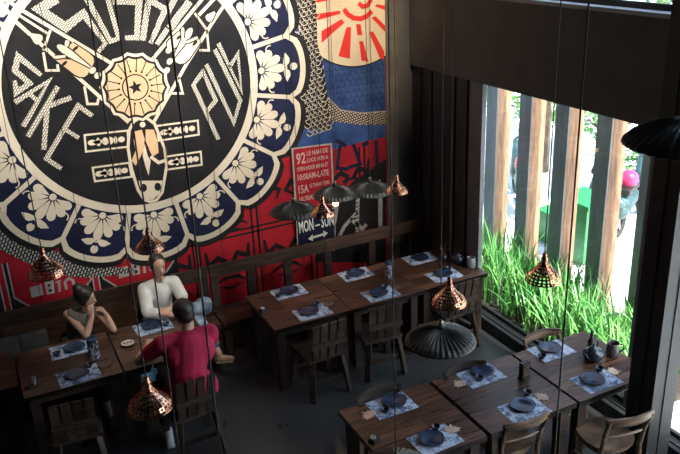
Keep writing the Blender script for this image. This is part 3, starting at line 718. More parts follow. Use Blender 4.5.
def jug(loc,rz,m,label,s=1):
    t=empty('jug',loc,rz,label,'jug','jugs on the tables')
    MB().lathe([(.001,0),(.042*s,0),(.05*s,.02*s),(.052*s,.07*s),(.043*s,.10*s),(.05*s,.125*s),(.046*s,.125*s),(.04*s,.10*s),(.045*s,.07*s),(.04*s,.012),(.001,.010)],24,cap=False).build('body',m,t,smooth=True)
    MB().tube([(.045*s,0,.11*s),(.085*s,0,.105*s),(.09*s,0,.06*s),(.05*s,0,.035*s)],.0075*s,8).build('handle',m,t,smooth=True)
    return t
jug((4.765,4.40,ZT),-.5,noisy('grey_glaze',(.06,.055,.055),(.14,.12,.12),9,.4),'grey-brown jug right of the black teapot on the window table',1.1)
jug((4.80,6.62,ZT),0,noisy('pale_grey_glaze',(.25,.27,.30),(.35,.37,.40),9,.3),'pale grey handled jug beside the chopstick cup near the wall',1.0)
t=empty('chopstick_cup',(4.63,6.92,ZT),0,'dark cup of upright chopsticks on the table beside the black panels','cup')
MB().lathe([(.001,0),(.035,0),(.038,.09),(.034,.09),(.03,.008),(.001,.008)],20,cap=False).build('cup_body',M_platerim,t,smooth=True)
for k in range(5):
    a=k*1.26; MB().tube([(.012*math.cos(a),.012*math.sin(a),.01),(.035*math.cos(a)-.02,.035*math.sin(a),.22)],.0028,6).build('chopstick',M_bentwood,t)
# little holders
def holder(loc,rz,label):
    t=empty('tealight_holder',loc,rz,label,'holder','little black holders at table ends')
    MB().box((0,0,.018),(.085,.06,.036),bev=.005).build('tray',M_black,t)
    MB().lathe([(.001,.036),(.022,.036),(.024,.052),(.019,.052),(.017,.042),(.001,.042)],20,c=(-.012,0,0),cap=False).build('glass_cup',M_bulboff,t,smooth=True)
    return t
hh=holder((0,0,0),0,'')
place(hh,False,(2.30,4.375,ZT),.5,'little black holder with glass cup on the left end of the nearest table')
place(hh,True,(2.335,6.83,ZT),.3,'little black holder on the left end of the bench row')
t=empty('table_card',(.02,6.56,ZT),.5,'small white folded card in a dark stand on the left row table end','card')
MB().box((0,0,.008),(.10,.06,.016),bev=.003).build('stand',M_black,t)
MB().beam((.02,0,.015),(.03,0,.085),.006,.05).build('card',M_white,t)
t=empty('condiment_dish',(.935,6.86,ZT),0,'round pale dish with three dark wells beside the patterned tin','dish')
MB().lathe([(.001,0),(.045,0),(.070,.018),(.075,.030),(.070,.030),(.062,.018),(.001,.018)],28,cap=False).build('bowl',M_platerim,t,smooth=True)
MB().lathe([(.001,.021),(.060,.021),(.064,.026),(.001,.026)],28,cap=False).build('insert',M_leaf,t)
for k in (-1,0,1): MB().lathe([(.001,.0265),(.013,.0265),(.011,.029),(.001,.029)],14,c=(k*.032,.0,0),cap=False).build('well',M_black,t)

# ------------------------------------------------------------ pendants
def copper_pendant():
    t=empty('copper_pendant',(0,0,0),0,'','pendant lamp','pierced copper cone pendants')
    n=24; prof=[(.015,.132),(.021,.117),(.032,.098),(.046,.080),(.062,.063),(.079,.047),(.094,.031),(.105,.013),(.1065,-.004)]
    m=MB(); bm=m.bm; rings=[[bm.verts.new((r*math.cos(2*PI*k/n),r*math.sin(2*PI*k/n),z)) for k in range(n)] for i,(r,z) in enumerate(prof)]
    for i in range(len(prof)-1):
        a=rings[i]; b=rings[i+1]
        for k in range(n):
            q=(a[k],a[(k+1)%n],b[(k+1)%n],b[k])
            if i==0: bm.faces.new(q); continue
            c=sum((v.co for v in q),Vector())/4; inn=[bm.verts.new(c+(v.co-c)*.50) for v in q]
            for j in range(4): bm.faces.new((q[j],q[(j+1)%4],inn[(j+1)%4],inn[j]))
    o=m.build('shade',M_copper,t)
    sd=o.modifiers.new('thickness','SOLIDIFY'); sd.thickness=.0018
    MB().lathe([(.1065,-.009),(.1095,-.005),(.1065,-.001),(.1035,-.005),(.1065,-.009)],26,cap=False).build('rim',M_copper,t,smooth=True)
    MB().lathe([(.001,.170),(.010,.170),(.016,.160),(.012,.149),(.018,.144),(.020,.132),(.012,.126),(.012,.09),(.001,.09)],16,cap=False).build('cap',M_copper,t,smooth=True)
    MB().lathe([(.001,.095),(.010,.090),(.022,.064),(.026,.046),(.022,.028),(.010,.018),(.001,.016)],16,cap=False).build('bulb',M_bulboff,t,smooth=True)
    return t
def cord_to(t, r=.0035, base=.166):
    L=CEIL-t.location.z
    MB().tube([(0,0,base),(0,0,L-.02)],r,6).build('cord',M_cord,t)
    MB().lathe([(.001,L-.03),(.045,L-.03),(.05,L-.001),(.001,L-.001)],18,cap=False).build('ceiling_rose',M_black,t)
cp=copper_pendant()
CP=[((.507,3.30,2.335),'pierced copper cone pendant at bottom left, in front of the crimson shirt'),
 ((.22,4.55,2.62),'pierced copper cone pendant hanging over the black and red shields at far left'),
 ((1.00,5.38,2.30),'pierced copper cone pendant just above the head of the woman in white'),
 ((3.56,6.15,2.04),'pierced copper cone pendant in front of the black panels, highest of the far ones'),
 ((2.62,5.83,2.10),'pierced copper cone pendant before the blue MON SUN sign'),
 ((2.45,3.60,2.26),'pierced copper cone pendant right above the big pleated black shade in the middle'),
 ((2.93,3.30,2.425),'pierced copper cone pendant hanging in front of the grass and window')]
prs=[]
for i,(l,lab) in enumerate(CP):
    o=copy_tree(cp) if i else cp
    prs.append(o); o.location=l; o.rotation_euler.z=i*.7; o['label']=lab
for o in prs: cord_to(o)
def pleated(R=.23,lit=False):
    t=empty('pleated_pendant',(0,0,0),0,'','pendant lamp','black pleated umbrella shade pendants')
    n=72; prof=[(.022,.085),(.06,.074),(.11,.058),(.16,.036),(.20,.014),(.225,-.012),(.230,-.022)]
    m=MB(); bm=m.bm; rings=[]
    for i,(r,z) in enumerate(prof):
        r=r*R/.23; rings.append([bm.verts.new((r*math.cos(2*PI*k/n),r*math.sin(2*PI*k/n),z+(.0045 if k%2 else -.0045)*(0,.5,1,1,.9,.6,.4)[i])) for k in range(n)])
    for a,b in zip(rings,rings[1:]):
        for k in range(n): bm.faces.new((a[k],a[(k+1)%n],b[(k+1)%n],b[k]))
    o=m.build('shade',M_shade,t); sd=o.modifiers.new('thickness','SOLIDIFY'); sd.thickness=.002
    MB().lathe([(.001,.145),(.008,.145),(.013,.138),(.013,.112),(.026,.104),(.030,.084),(.018,.078),(.018,.03),(.001,.03)],16,cap=False).build('cap',M_black,t,smooth=True)
    MB().lathe([(.0135,.114),(.0175,.118),(.0175,.134),(.0135,.136)],14,cap=False).build('socket_ring',M_bottom,t,smooth=True)
    q=-.085 if lit else 0
    if lit: MB().tube([(0,0,.035),(0,0,-.06)],.013,12).build('socket',M_black,t,smooth=True)
    MB().lathe([(.001,.035+q),(.014,.030+q),(.030,q),(.034,-.022+q),(.028,-.045+q),(.012,-.058+q),(.001,-.06+q)],18,cap=False).build('bulb',M_bulb if lit else M_bulboff,t,smooth=True)
    return t
up=pleated(.25); ul=pleated(lit=True)
UP=[((2.78,6.9,1.77),'black pleated shade pendant left of the red hours panel, unlit'),
 ((3.72,7.0,1.79),'black pleated shade pendant with bluish sheen nearest the mural corner'),
 ((2.64,3.98,1.76),'large black pleated shade pendant in the middle, above the floor and near tables'),
 ((1.90,3.34,1.36),'black pleated shade pendant cut off by the bottom of the photo'),
 ((2.57,2.105,3.63),'black pleated shade pendant at the right edge before the column')]
ps=[]
for i,(l,lab) in enumerate(UP):
    o=copy_tree(up) if i else up
    ps.append(o); o.location=l; o.rotation_euler.z=i*.3; o['label']=lab
ul.location=(3.25,6.9,1.86); ul['label']='black pleated shade pendant with a glowing warm bulb before the sign board'; ps.append(ul)
for o in ps: cord_to(o,base=.14)
ps[4].scale=(1.0,1.0,1.0)
for (l,lab) in (((1.81,1.91,2.16),'long black lamp cord crossing the window at right'),((.54,2.16,2.50),'long black lamp cord beside the crimson shirt at left'),((.54,2.90,1.96),'long black lamp cord in front of the woman in white')):
    o=copy_tree(up); 
    for k in kids(o):
        if k.name.split('.')[0] in ('cord','ceiling_rose'): bpy.data.objects.remove(k)
    o.location=l; o['label']=lab.replace('lamp cord','pendant cord'); cord_to(o,base=.14)

# ------------------------------------------------------------ people
def fuse(mb, name, mat, parent, voxel=.011, smooth=6):
    o=mb.build(name,mat,parent,smooth=True)
    r=o.modifiers.new('fuse','REMESH'); r.mode='VOXEL'; r.voxel_size=voxel; r.use_smooth_shade=True
    s_=o.modifiers.new('smooth','SMOOTH'); s_.factor=.5; s_.iterations=smooth
    return o
def lerp(a,b,t): return Vector(a).lerp(Vector(b),t)
def head(mb, c, yaw, pitch=0, roll=0, s=1):
    R=Matrix.Rotation(yaw,3,'Z')@Matrix.Rotation(pitch,3,'X')@Matrix.Rotation(roll,3,'Y')   # face looks along local -Y
    c=Vector(c); P=lambda x,y,z: c+R@(Vector((x,y,z))*s)
    mb.ell(P(0,.012,.028),(.074*s,.092*s,.086*s),R,20,14)      # skull
    mb.ell(P(0,-.020,-.025),(.060*s,.070*s,.080*s),R,18,12)    # face
    mb.ell(P(0,-.048,-.082),(.026*s,.026*s,.022*s),R)          # chin
    mb.ell(P(.036,-.02,-.055),(.024*s,.045*s,.03*s),R); mb.ell(P(-.036,-.02,-.055),(.024*s,.045*s,.03*s),R)
    mb.tube([P(0,-.082,.012),P(0,-.104,-.024),P(0,-.086,-.034)],[.009*s,.014*s,.010*s],8)   # nose
    mb.ell(P(0,-.083,-.056),(.020*s,.010*s,.009*s),R)
    for q in (-1,1):
        mb.ell(P(q*.076,.012,-.008),(.010*s,.020*s,.031*s),R)    # ears
    return P,R
def face(P,R,parent,s=1,lipm=None):
    e=MB(); b=MB(); l=MB()
    for q in (-1,1):
        e.ell(P(q*.029,-.081,.006),(.0125*s,.006*s,.0065*s),R,10,8)
        b.ell(P(q*.029,-.0865,.006),(.0055*s,.003*s,.0058*s),R,10,8)
        b.tube([P(q*.014,-.087,.024),P(q*.030,-.086,.029),P(q*.047,-.074,.023)],[.003*s,.0038*s,.002*s],6)
    l.ell(P(0,-.091,-.0535),(.021*s,.006*s,.0048*s),R,12,8); l.ell(P(0,-.089,-.061),(.016*s,.006*s,.005*s),R,12,8)
    e.build('eyes',M_eye,parent,True); b.build('brows_and_pupils',M_brow,parent,True); l.build('lips',M_lip,parent,True)
def hand(mb, wrist, d, palm_n, s=1, side=1, curl=.5):
    """palm and five unequal, bent fingers. d: hand direction, palm_n: out of the back of the hand"""
    d=Vector(d).normalized(); n=Vector(palm_n); n=(n-d*n.dot(d)).normalized(); x=d.cross(n)*side
    w=Vector(wrist)
    mb.cap(w,w+d*.02*s,.025*s,.027*s,10)
    for k,off in enumerate((-.028,-.009,.010,.028)):
        mb.cap(w+d*.015*s+x*off*.6*s, w+d*.080*s+x*off*s, .0155*s,.0125*s,8)
        ln=(.066,.076,.070,.054)[k]*s
        a=w+d*.082*s+x*off*s; d1=(d*math.cos(curl*.6)-n*math.sin(curl*.6)); b=a+d1*ln*.48+x*off*.12
        d2=(d*math.cos(curl*1.4)-n*math.sin(curl*1.4)); c=b+d2*ln*.32; d3=(d*math.cos(curl*2.1)-n*math.sin(curl*2.1)); e=c+d3*ln*.25
        mb.tube([a,b,c,e],[.0098*s,.0090*s,.0082*s,.0070*s],8); mb.ell(e,(.007*s,)*3,u=8,v=6)
    a=w+d*.022*s-x*.026*s; b=a+(d*.55-x*.75-n*.25).normalized()*.038*s; c=b+(d*.9-x*.25-n*.35).normalized()*.03*s
    mb.tube([w+d*.01*s-x*.010*s,a,b,c],[.016*s,.0145*s,.0112*s,.0088*s],8); mb.ell(c,(.0088*s,)*3,u=8,v=6)
def arm(mb, sh, el, wr, r=(.047,.036,.025)):
    mb.cap(sh,lerp(sh,el,.5),r[0],r[0]*.92); mb.cap(lerp(sh,el,.5),el,r[0]*.92,r[1]); mb.cap(el,lerp(el,wr,.35),r[1],r[1]*1.03); mb.cap(lerp(el,wr,.35),wr,r[1]*1.03,r[2])
def leg(mb, hip, kn, an, r=(.082,.056,.037)):
    mb.cap(hip,kn,r[0],r[1]); mb.cap(kn,lerp(kn,an,.35),r[1],r[1]*1.0); mb.cap(lerp(kn,an,.35),an,r[1]*1.0,r[2])
def foot(mb, an, d, s=1, r=.036):
    an=Vector(an); d=Vector(d).normalized()
    mb.cap(an,an+Vector((0,0,-.045))-d*.02,r,r*.95); mb.cap(an+Vector((0,0,-.05)),an+Vector((0,0,-.062))+d*.14*s,r,r*.72,10)
# --- woman in white blouse, on the bench
W=empty('person',(1.42,7.5,0),0,'woman in an off-white blouse sitting on the bench, forearms crossed before her','person')
W.location=(0,0,0)
b=MB()
shL=(1.265,7.46,1.015); shR=(1.575,7.44,1.03); elL=(1.235,7.26,.84); elR=(1.63,7.27,.865); wrL=(1.44,7.11,.825); wrR=(1.41,7.17,.86)
b.cap((1.42,7.52,.56),(1.41,7.50,.74),.13,.105); b.cap((1.41,7.50,.74),(1.42,7.47,.95),.105,.12); b.cap(shL,shR,.055,.055); b.cap((1.42,7.46,1.0),(1.435,7.44,1.16),.052,.046)
P,R=head(b,(1.435,7.42,1.255),.12,.12,.0)
arm(b,shL,elL,wrL); arm(b,shR,elR,wrR)
hand(b,wrL,(.9,.1,.05),(0,-.3,1),.95,1,.35); hand(b,wrR,(-.85,.1,.0),(0,-.3,1),.95,-1,.5)
leg(b,(1.33,7.5,.54),(1.36,7.04,.53),(1.40,6.98,.13)); foot(b,(1.40,6.98,.12),(0,-1,0))
leg(b,(1.52,7.5,.55),(1.73,7.15,.62),(1.86,7.0,.30)); foot(b,(1.86,7.0,.30),(.7,-.5,.1))
fuse(b,'body',M_skin,W,.0085,4)
face(P,R,W)
h=MB(); h.ell(P(0,.036,.050),(.084,.094,.082),R,20,14); h.ell(P(0,.105,-.01),(.045,.040,.055),R); h.ell(P(.062,.01,.02),(.025,.05,.06),R); h.ell(P(-.062,.01,.02),(.025,.05,.06),R)
fuse(h,'hair',M_hair2,W,.009,5)
c=MB(); c.cap((1.42,7.52,.60),(1.41,7.50,.74),.155,.13); c.cap((1.41,7.50,.74),(1.42,7.47,.95),.13,.140); c.cap(shL,(1.37,7.46,1.045),.068,.06); c.cap(shR,(1.48,7.45,1.05),.068,.06)
c.cap((1.33,7.49,1.0),(1.51,7.49,1.01),.075,.075)
c.cap(shL,lerp(shL,elL,1.0),.070,.066); c.cap(lerp(shL,elL,1.0),lerp(elL,wrL,.35),.064,.055); c.cap(shR,lerp(shR,elR,.75),.072,.066)
o=fuse(c,'blouse',M_blouse,W,.011,4)
c=MB(); leg(c,(1.33,7.5,.55),(1.36,7.04,.545),(1.395,6.98,.22),(.105,.073,.055)); leg(c,(1.52,7.5,.56),(1.73,7.15,.635),(1.83,7.04,.41),(.105,.073,.058)); c.cap((1.3,7.53,.56),(1.54,7.53,.56),.12,.12)
fuse(c,'jeans',M_denim,W,.012,4)
for an,d in (((1.40,6.98,.12),(0,-1,0)),((1.86,7.0,.30),(.7,-.5,.1))):
    an=Vector(an); d=Vector(d).normalized(); s_=MB(); s_.beam(an+Vector((0,0,-.09))-d*.03,an+Vector((0,0,-.092))+d*.16,.075,.014,bev=.004,up=(0,0,1))
    s_.tube([an+d*.08+d.cross(Vector((0,0,1)))*.038+Vector((0,0,-.08)),an+d*.08+Vector((0,0,-.022)),an+d*.08-d.cross(Vector((0,0,1)))*.038+Vector((0,0,-.08))],.006,6)
    s_.build('sandal',M_leaf,W)
# --- woman with dark hair at left, cheek on her hand
G=empty('person',(0,0,0),0,'woman with dark tied-up hair in a sleeveless grey top, resting her cheek on one hand','person')
b=MB(); gs=(.49,7.46,.93); gt=(.76,7.36,.93); ge1=(.60,7.17,.80); gw1=(.69,7.24,.955); ge2=(.86,7.15,.80); gw2=(.83,7.25,.93)
b.cap((.56,7.56,.55),(.56,7.52,.74),.12,.10); b.cap((.56,7.52,.74),(.60,7.43,.88),.10,.112); b.cap(gs,gt,.052,.050); b.cap((.62,7.41,.93),(.655,7.37,1.04),.046,.042)
P,R=head(b,(.675,7.34,1.125),1.05,.22,-.1,.95)
arm(b,gs,ge1,gw1,(.042,.034,.024)); arm(b,gt,ge2,gw2,(.042,.034,.024))
hand(b,gw1,(.0,.25,.9),(-.3,-1,0),.85,1,.7); hand(b,gw2,(-.35,.15,.9),(1,-.2,0),.85,-1,.7)
leg(b,(.47,7.5,.54),(.45,7.06,.53),(.45,7.0,.10)); foot(b,(.45,7.0,.10),(0,-1,0)); leg(b,(.64,7.5,.54),(.65,7.06,.53),(.66,7.0,.10)); foot(b,(.66,7.0,.10),(0,-1,0))
fuse(b,'body',M_skin2,G,.0085,4); face(P,R,G,.95)
h=MB(); h.ell(P(0,.034,.042),(.092,.100,.094),R,20,14); h.ell(P(0,.085,.095),(.062,.060,.058),R); h.ell(P(.06,.02,.0),(.028,.05,.07),R); h.ell(P(-.06,.02,.0),(.028,.05,.07),R)
h.ell(P(0,.08,-.02),(.05,.04,.06),R)
fuse(h,'hair',M_hair,G,.009,4)
c=MB(); c.cap((.56,7.56,.56),(.56,7.52,.74),.14,.122); c.cap((.56,7.52,.74),(.60,7.43,.87),.122,.130); c.cap(lerp(gs,gt,.12),lerp(gs,gt,.88),.064,.062)
fuse(c,'sleeveless_top',M_olive,G,.011,4)
c=MB(); leg(c,(.47,7.5,.55),(.45,7.06,.54),(.45,7.0,.16),(.10,.072,.052)); leg(c,(.64,7.5,.55),(.65,7.06,.54),(.66,7.0,.16),(.10,.072,.052)); c.cap((.46,7.54,.55),(.66,7.54,.55),.11,.11)
fuse(c,'trousers',M_darkcloth,G,.013,4)
# --- person in crimson T-shirt, back to us
Mn=empty('person',(0,0,0),0,'person in a crimson T-shirt seen from behind, leaning over the table with short black hair','person')
b=MB(); ml=(1.135,6.16,1.055); mr=(1.565,6.14,1.06); mel=(.93,6.34,.85); mwl=(1.10,6.66,.81); mer=(1.63,6.36,.84); mwr=(1.45,6.60,.81)
b.cap((1.30,6.03,.57),(1.30,6.02,.78),.14,.13); b.cap((1.30,6.02,.78),(1.35,6.10,.98),.13,.145); b.cap(ml,mr,.060,.060); b.cap((1.375,6.16,1.07),(1.395,6.21,1.17),.058,.054)
P,R=head(b,(1.375,6.27,1.245),PI+.12,.30,0,1.05)
arm(b,ml,mel,mwl,(.055,.042,.029)); arm(b,mr,mer,mwr,(.055,.042,.029)); hand(b,mwl,(.25,.9,-.05),(0,0,1),1,1,.3); hand(b,mwr,(-.3,.9,-.05),(0,0,1),1,-1,.3)
leg(b,(1.20,6.05,.55),(1.14,6.50,.53),(1.08,6.25,.12)); foot(b,(1.08,6.25,.12),(-.1,-1,0)); leg(b,(1.42,6.05,.55),(1.45,6.50,.53),(1.5,6.45,.12)); foot(b,(1.5,6.45,.12),(0,1,0))
fuse(b,'body',M_skin2,Mn,.0095,4); face(P,R,Mn)
h=MB(); h.ell(P(0,.028,.042),(.098,.116,.104),R,20,14); h.ell(P(0,.070,-.010),(.080,.062,.075),R)
fuse(h,'hair',M_hair,Mn,.009,3)
c=MB(); c.cap((1.30,6.02,.56),(1.30,6.02,.78),.175,.165); c.cap((1.30,6.02,.78),(1.35,6.10,.97),.165,.175); c.cap(ml,mr,.080,.080); c.cap((1.22,6.03,.60),(1.40,6.03,.60),.165,.165); c.cap((1.26,6.09,.93),(1.44,6.09,.95),.15,.15)
c.cap(ml,lerp(ml,mel,.55),.084,.074); c.cap(mr,lerp(mr,mer,.62),.084,.074)
fuse(c,'t_shirt',M_magenta,Mn,.012,5)
c=MB(); leg(c,(1.20,6.05,.56),(1.14,6.50,.545),(1.085,6.27,.20),(.115,.082,.062)); leg(c,(1.42,6.05,.56),(1.45,6.50,.545),(1.49,6.46,.20),(.115,.082,.062)); c.cap((1.2,6.03,.55),(1.42,6.03,.55),.13,.13)
fuse(c,'trousers',M_darkcloth,Mn,.013,4)
for an,d in (((1.08,6.25,.12),(-.1,-1,0)),((1.5,6.45,.12),(0,1,0))):
    an=Vector(an); d=Vector(d).normalized(); s_=MB(); s_.cap(an+Vector((0,0,-.045))-d*.03,an+Vector((0,0,-.06))+d*.14,.052,.042,12); s_.beam(an+Vector((0,0,-.105))-d*.07,an+Vector((0,0,-.108))+d*.18,.085,.02,bev=.006,up=(0,0,1))
    fuse(s_,'shoe',M_whitep,Mn,.009,3)
# things beside them
c=MB(); c.box((0,0,0),(.13,.05,.09),bev=.018); c.box((.06,0,.035),(.05,.04,.06),rz=.4,bev=.012)
t=empty('pouch',(.965,6.14,.77),.2,'small light blue cloth pouch hanging beside the crimson shirt','pouch'); t2=c.build('bag_body',nmat('light_blue_cloth',(.16,.48,.68),.8),t)
MB().tube([(.05,.03,.04),(.12,.06,.16),(.16,.04,.26)],.006,6).build('strap',nmat('light_blue_cloth',(.16,.48,.68),.8),t)
c=MB(); c.ell((0,0,.09),(.17,.10,.10)); c.ell((.08,.02,.13),(.10,.08,.09)); c.ell((-.09,-.02,.07),(.10,.09,.08)); 
o=fuse(c,'folded_jacket',M_denim,None,.014,3); o.location=(1.84,7.62,.455); tag(o,'washed blue denim jacket heaped on the bench beside the woman in white','jacket')
for x,lab in ((-.02,'grey cushion standing on the bench at far left, cut by the photo edge'),(.24,'dark grey cushion on the bench behind the woman with dark hair')):
    c=MB(); c.box((0,0,.17),(.30,.10,.30),rx=-.15,bev=.045); tag(c.build('bench_cushion',noisy('grey_cushion_cloth',(.045,.045,.045),(.075,.072,.07),8,.9),None,True,(x-.12,7.58,.455)),lab,'cushion','grey cushions on the bench')

# ------------------------------------------------------------ outside
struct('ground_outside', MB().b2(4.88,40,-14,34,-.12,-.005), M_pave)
struct('planter_bed', MB().b2(5.12,6.35,4.35,10.4,-.005,.10), M_soil)
POST='timber posts outside the window'
pt=empty('timber_post',(0,0,0),0,'','post',POST)
MB().box((0.005,0,1.7),(.21,.20,3.4),bev=.008).build('shaft',M_post,pt); MB().box((-.112,0,1.7),(.02,.215,3.4)).build('shaded_facing',noisy('grey_shaded_facing',(.15,.16,.165),(.22,.235,.235),7,.6,stretch=(1,1,.3)),pt); MB().box((0,0,.02),(.30,.28,.04)).build('foot_plate',M_black,pt)  # grey sheet added so the posts' unlit inner side looks shaded
YS=[7.90,7.24,6.60,5.95,5.29,4.63]
LB=['timber post outside, furthest left beside the grey frame','timber post outside, second from the left, between yellow-green gap and bright pavement','timber post outside behind the long dark cord','timber post outside just right of the tall green bin','timber post outside hidden behind the column edge','timber post outside behind the black column']
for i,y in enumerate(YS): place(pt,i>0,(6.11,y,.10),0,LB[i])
# strap leaved grass
g=bmesh.new(); rg=random.Random(3)
def blade(bm,x,y,h,lean,az,w,z0=.09):
    d=Vector((math.cos(az),math.sin(az),0)); s_=Vector((-d.y,d.x,0)); prev=None
    for i in range(6):
        t=i/5; p=Vector((x,y,z0))+d*(lean*t*t)+Vector((0,0,h*(t-.30*lean/h*t*t*t))); ww=w*(1-t)**.6*(.6+.8*t)+.0005
        a=bm.verts.new(p-s_*ww); b_=bm.verts.new(p+s_*ww)
        if prev: bm.faces.new((prev[0],prev[1],b_,a))
        prev=(a,b_)
for k in range(1500):
    if k%5==0 or k==0: cx_=rg.uniform(5.16,5.98); cy_=rg.uniform(4.45,7.7)
    blade(g,cx_+rg.uniform(-.05,.05),cy_+rg.uniform(-.05,.05),rg.uniform(.38,.82),rg.uniform(.05,.42),rg.uniform(0,2*PI),rg.uniform(.008,.017))
for k in range(60):
    blade(g,rg.uniform(5.2,5.8),rg.uniform(6.7,7.8),rg.uniform(.7,1.05),rg.uniform(.05,.3),rg.uniform(0,2*PI),.011)
me=bpy.data.meshes.new('strap_grass'); g.to_mesh(me); g.free(); me.materials.append(M_blade)
o=bpy.data.objects.new('strap_grass',me); COL.objects.link(o); tag(o,'dense bright green strap-leaved grass filling the planter outside the window','grass',kind='stuff')
# shrubs and trees
def leaves(name, c, r, n, mat, parent, size, seed):
    rr=random.Random(seed); bm=bmesh.new(); c=Vector(c)
    for k in range(n):
        u=Vector((rr.gauss(0,1),rr.gauss(0,1),rr.gauss(0,1))).normalized()*(rr.random()**.35); p=c+Vector((u.x*r[0],u.y*r[1],u.z*r[2]))
        a=Vector((rr.gauss(0,1),rr.gauss(0,1),rr.gauss(0,.6))).normalized(); b_=a.cross(Vector((rr.gauss(0,1),rr.gauss(0,1),rr.gauss(0,1)))).normalized()
        L=size*rr.uniform(.7,1.3); w=L*.28
        v=[bm.verts.new(p-a*L*.5),bm.verts.new(p+b_*w*.5-a*L*.1),bm.verts.new(p+a*L*.5),bm.verts.new(p-b_*w*.5-a*L*.1)]
        bm.faces.new(v)
    me=bpy.data.meshes.new(name); bm.to_mesh(me); bm.free(); me.materials.append(mat); o=bpy.data.objects.new(name,me); COL.objects.link(o); o.parent=parent; return o
def tree(name,x,y,h,r,n,label,cat,seed,group,size=.20):
    t=empty(name,(x,y,0),0,label,cat,group); rr=random.Random(seed)
    s_=MB(); s_.tube([(0,0,0),(rr.uniform(-.1,.1),rr.uniform(-.1,.1),h*.5),(rr.uniform(-.2,.2),rr.uniform(-.2,.2),h)],[.03+.025*h,.02+.018*h,.02],8)
    for k in range(5):
        a=k*1.3; s_.tube([(0,0,h*.45+k*.06*h),(r[0]*.6*math.cos(a),r[1]*.6*math.sin(a),h*.6+k*.09*h)],[.03,.012],6)
    s_.build('trunk',M_bark,t); leaves('foliage',(0,0,h),r,n,M_foliage,t,size,seed); return t
GT='trees beyond the pavement'
for i,(x,y,h_,lab) in enumerate([(10.9,14.7,.95,'small leafy tree seen beside the grey frame, furthest left'),(10.9,13.3,1.0,'small leafy tree in the gap after the first post'),(10.9,12.1,1.0,'small leafy tree in the gap after the second post'),(10.9,10.95,1.0,'small leafy tree in the gap after the third post')]):
    tree('leafy_tree',x,y,h_,(.65,.58,.7),900,lab,'tree',i+1,GT,.16)
tree('leafy_tree',9.4,10.8,3.6,(1.3,1.5,.9),1700,'tall tree whose leaves fill the upper window strip, left part','tree',4,GT,.26)
tree('leafy_tree',9.9,7.6,3.7,(1.3,1.4,.9),1400,'tall tree whose leaves fill the upper window strip, right part','tree',5,GT,.26)
GS='low shrubs along the pavement'
for i,(x,y,r,lab) in enumerate([(7.4,9.9,.38,'low green shrub behind the leftmost window gap'),(8.2,11.9,.4,'low green shrub between the second and third posts'),(10.4,9.4,.4,'low green shrub at far right of the gaps above the scooter')]):
    t=empty('shrub',(x,y,0),0,lab,'shrub',GS); MB().tube([(0,0,0),(.02,0,r)],[.02,.01],6).build('stem',M_bark,t); leaves('foliage',(0,0,r),(r,r,r*.8),300,M_foliage,t,.14,20+i)
# bins
def wheelie(loc,rz,label,h=1.05):
    t=empty('wheeled_bin',loc,rz,label,'bin','green wheeled bins outside')
    m=MB(); bm=m.bm
    lo=[(-.22,-.24),(.22,-.24),(.22,.24),(-.22,.24)]; hi=[(-.28,-.30),(.28,-.30),(.28,.34),(-.28,.34)]
    a=[bm.verts.new((x,y,.06)) for x,y in lo]; b_=[bm.verts.new((x,y,h*.9)) for x,y in hi]
    for k in range(4): bm.faces.new((a[k],a[(k+1)%4],b_[(k+1)%4],b_[k]))
    bm.faces.new(a[::-1]); bm.faces.new(b_); m.build('body',M_bin,t)
    MB().box((0,0,h*.93),(.60,.68,.06),rx=.06,bev=.02).build('lid',M_bin,t)
    for sx in (-1,1): MB().lathe([(.001,-.03),(.10,-.03),(.10,.03),(.001,.03)],18,cap=False).build('wheel',M_rubber,t,loc=None).matrix_local=Matrix.Translation((sx*.25,.28,.10))@Matrix.Rotation(PI/2,4,'Y')
    MB().tube([(-.2,.38,h*.9),(.2,.38,h*.9)],.016,8).build('handle',M_bin,t)
    return t
wb=wheelie((7.2,7.36,-.005),.1,'tall green wheeled bin showing between the third and fourth posts',.97)
wb.scale=(.9,.8,1)
o=copy_tree(wb); o.location=(7.25,8.05,-.005); o.rotation_euler.z=.1; o['label']='green wheeled bin showing low between the second and third posts'; o.scale=(.55,.55,.55)
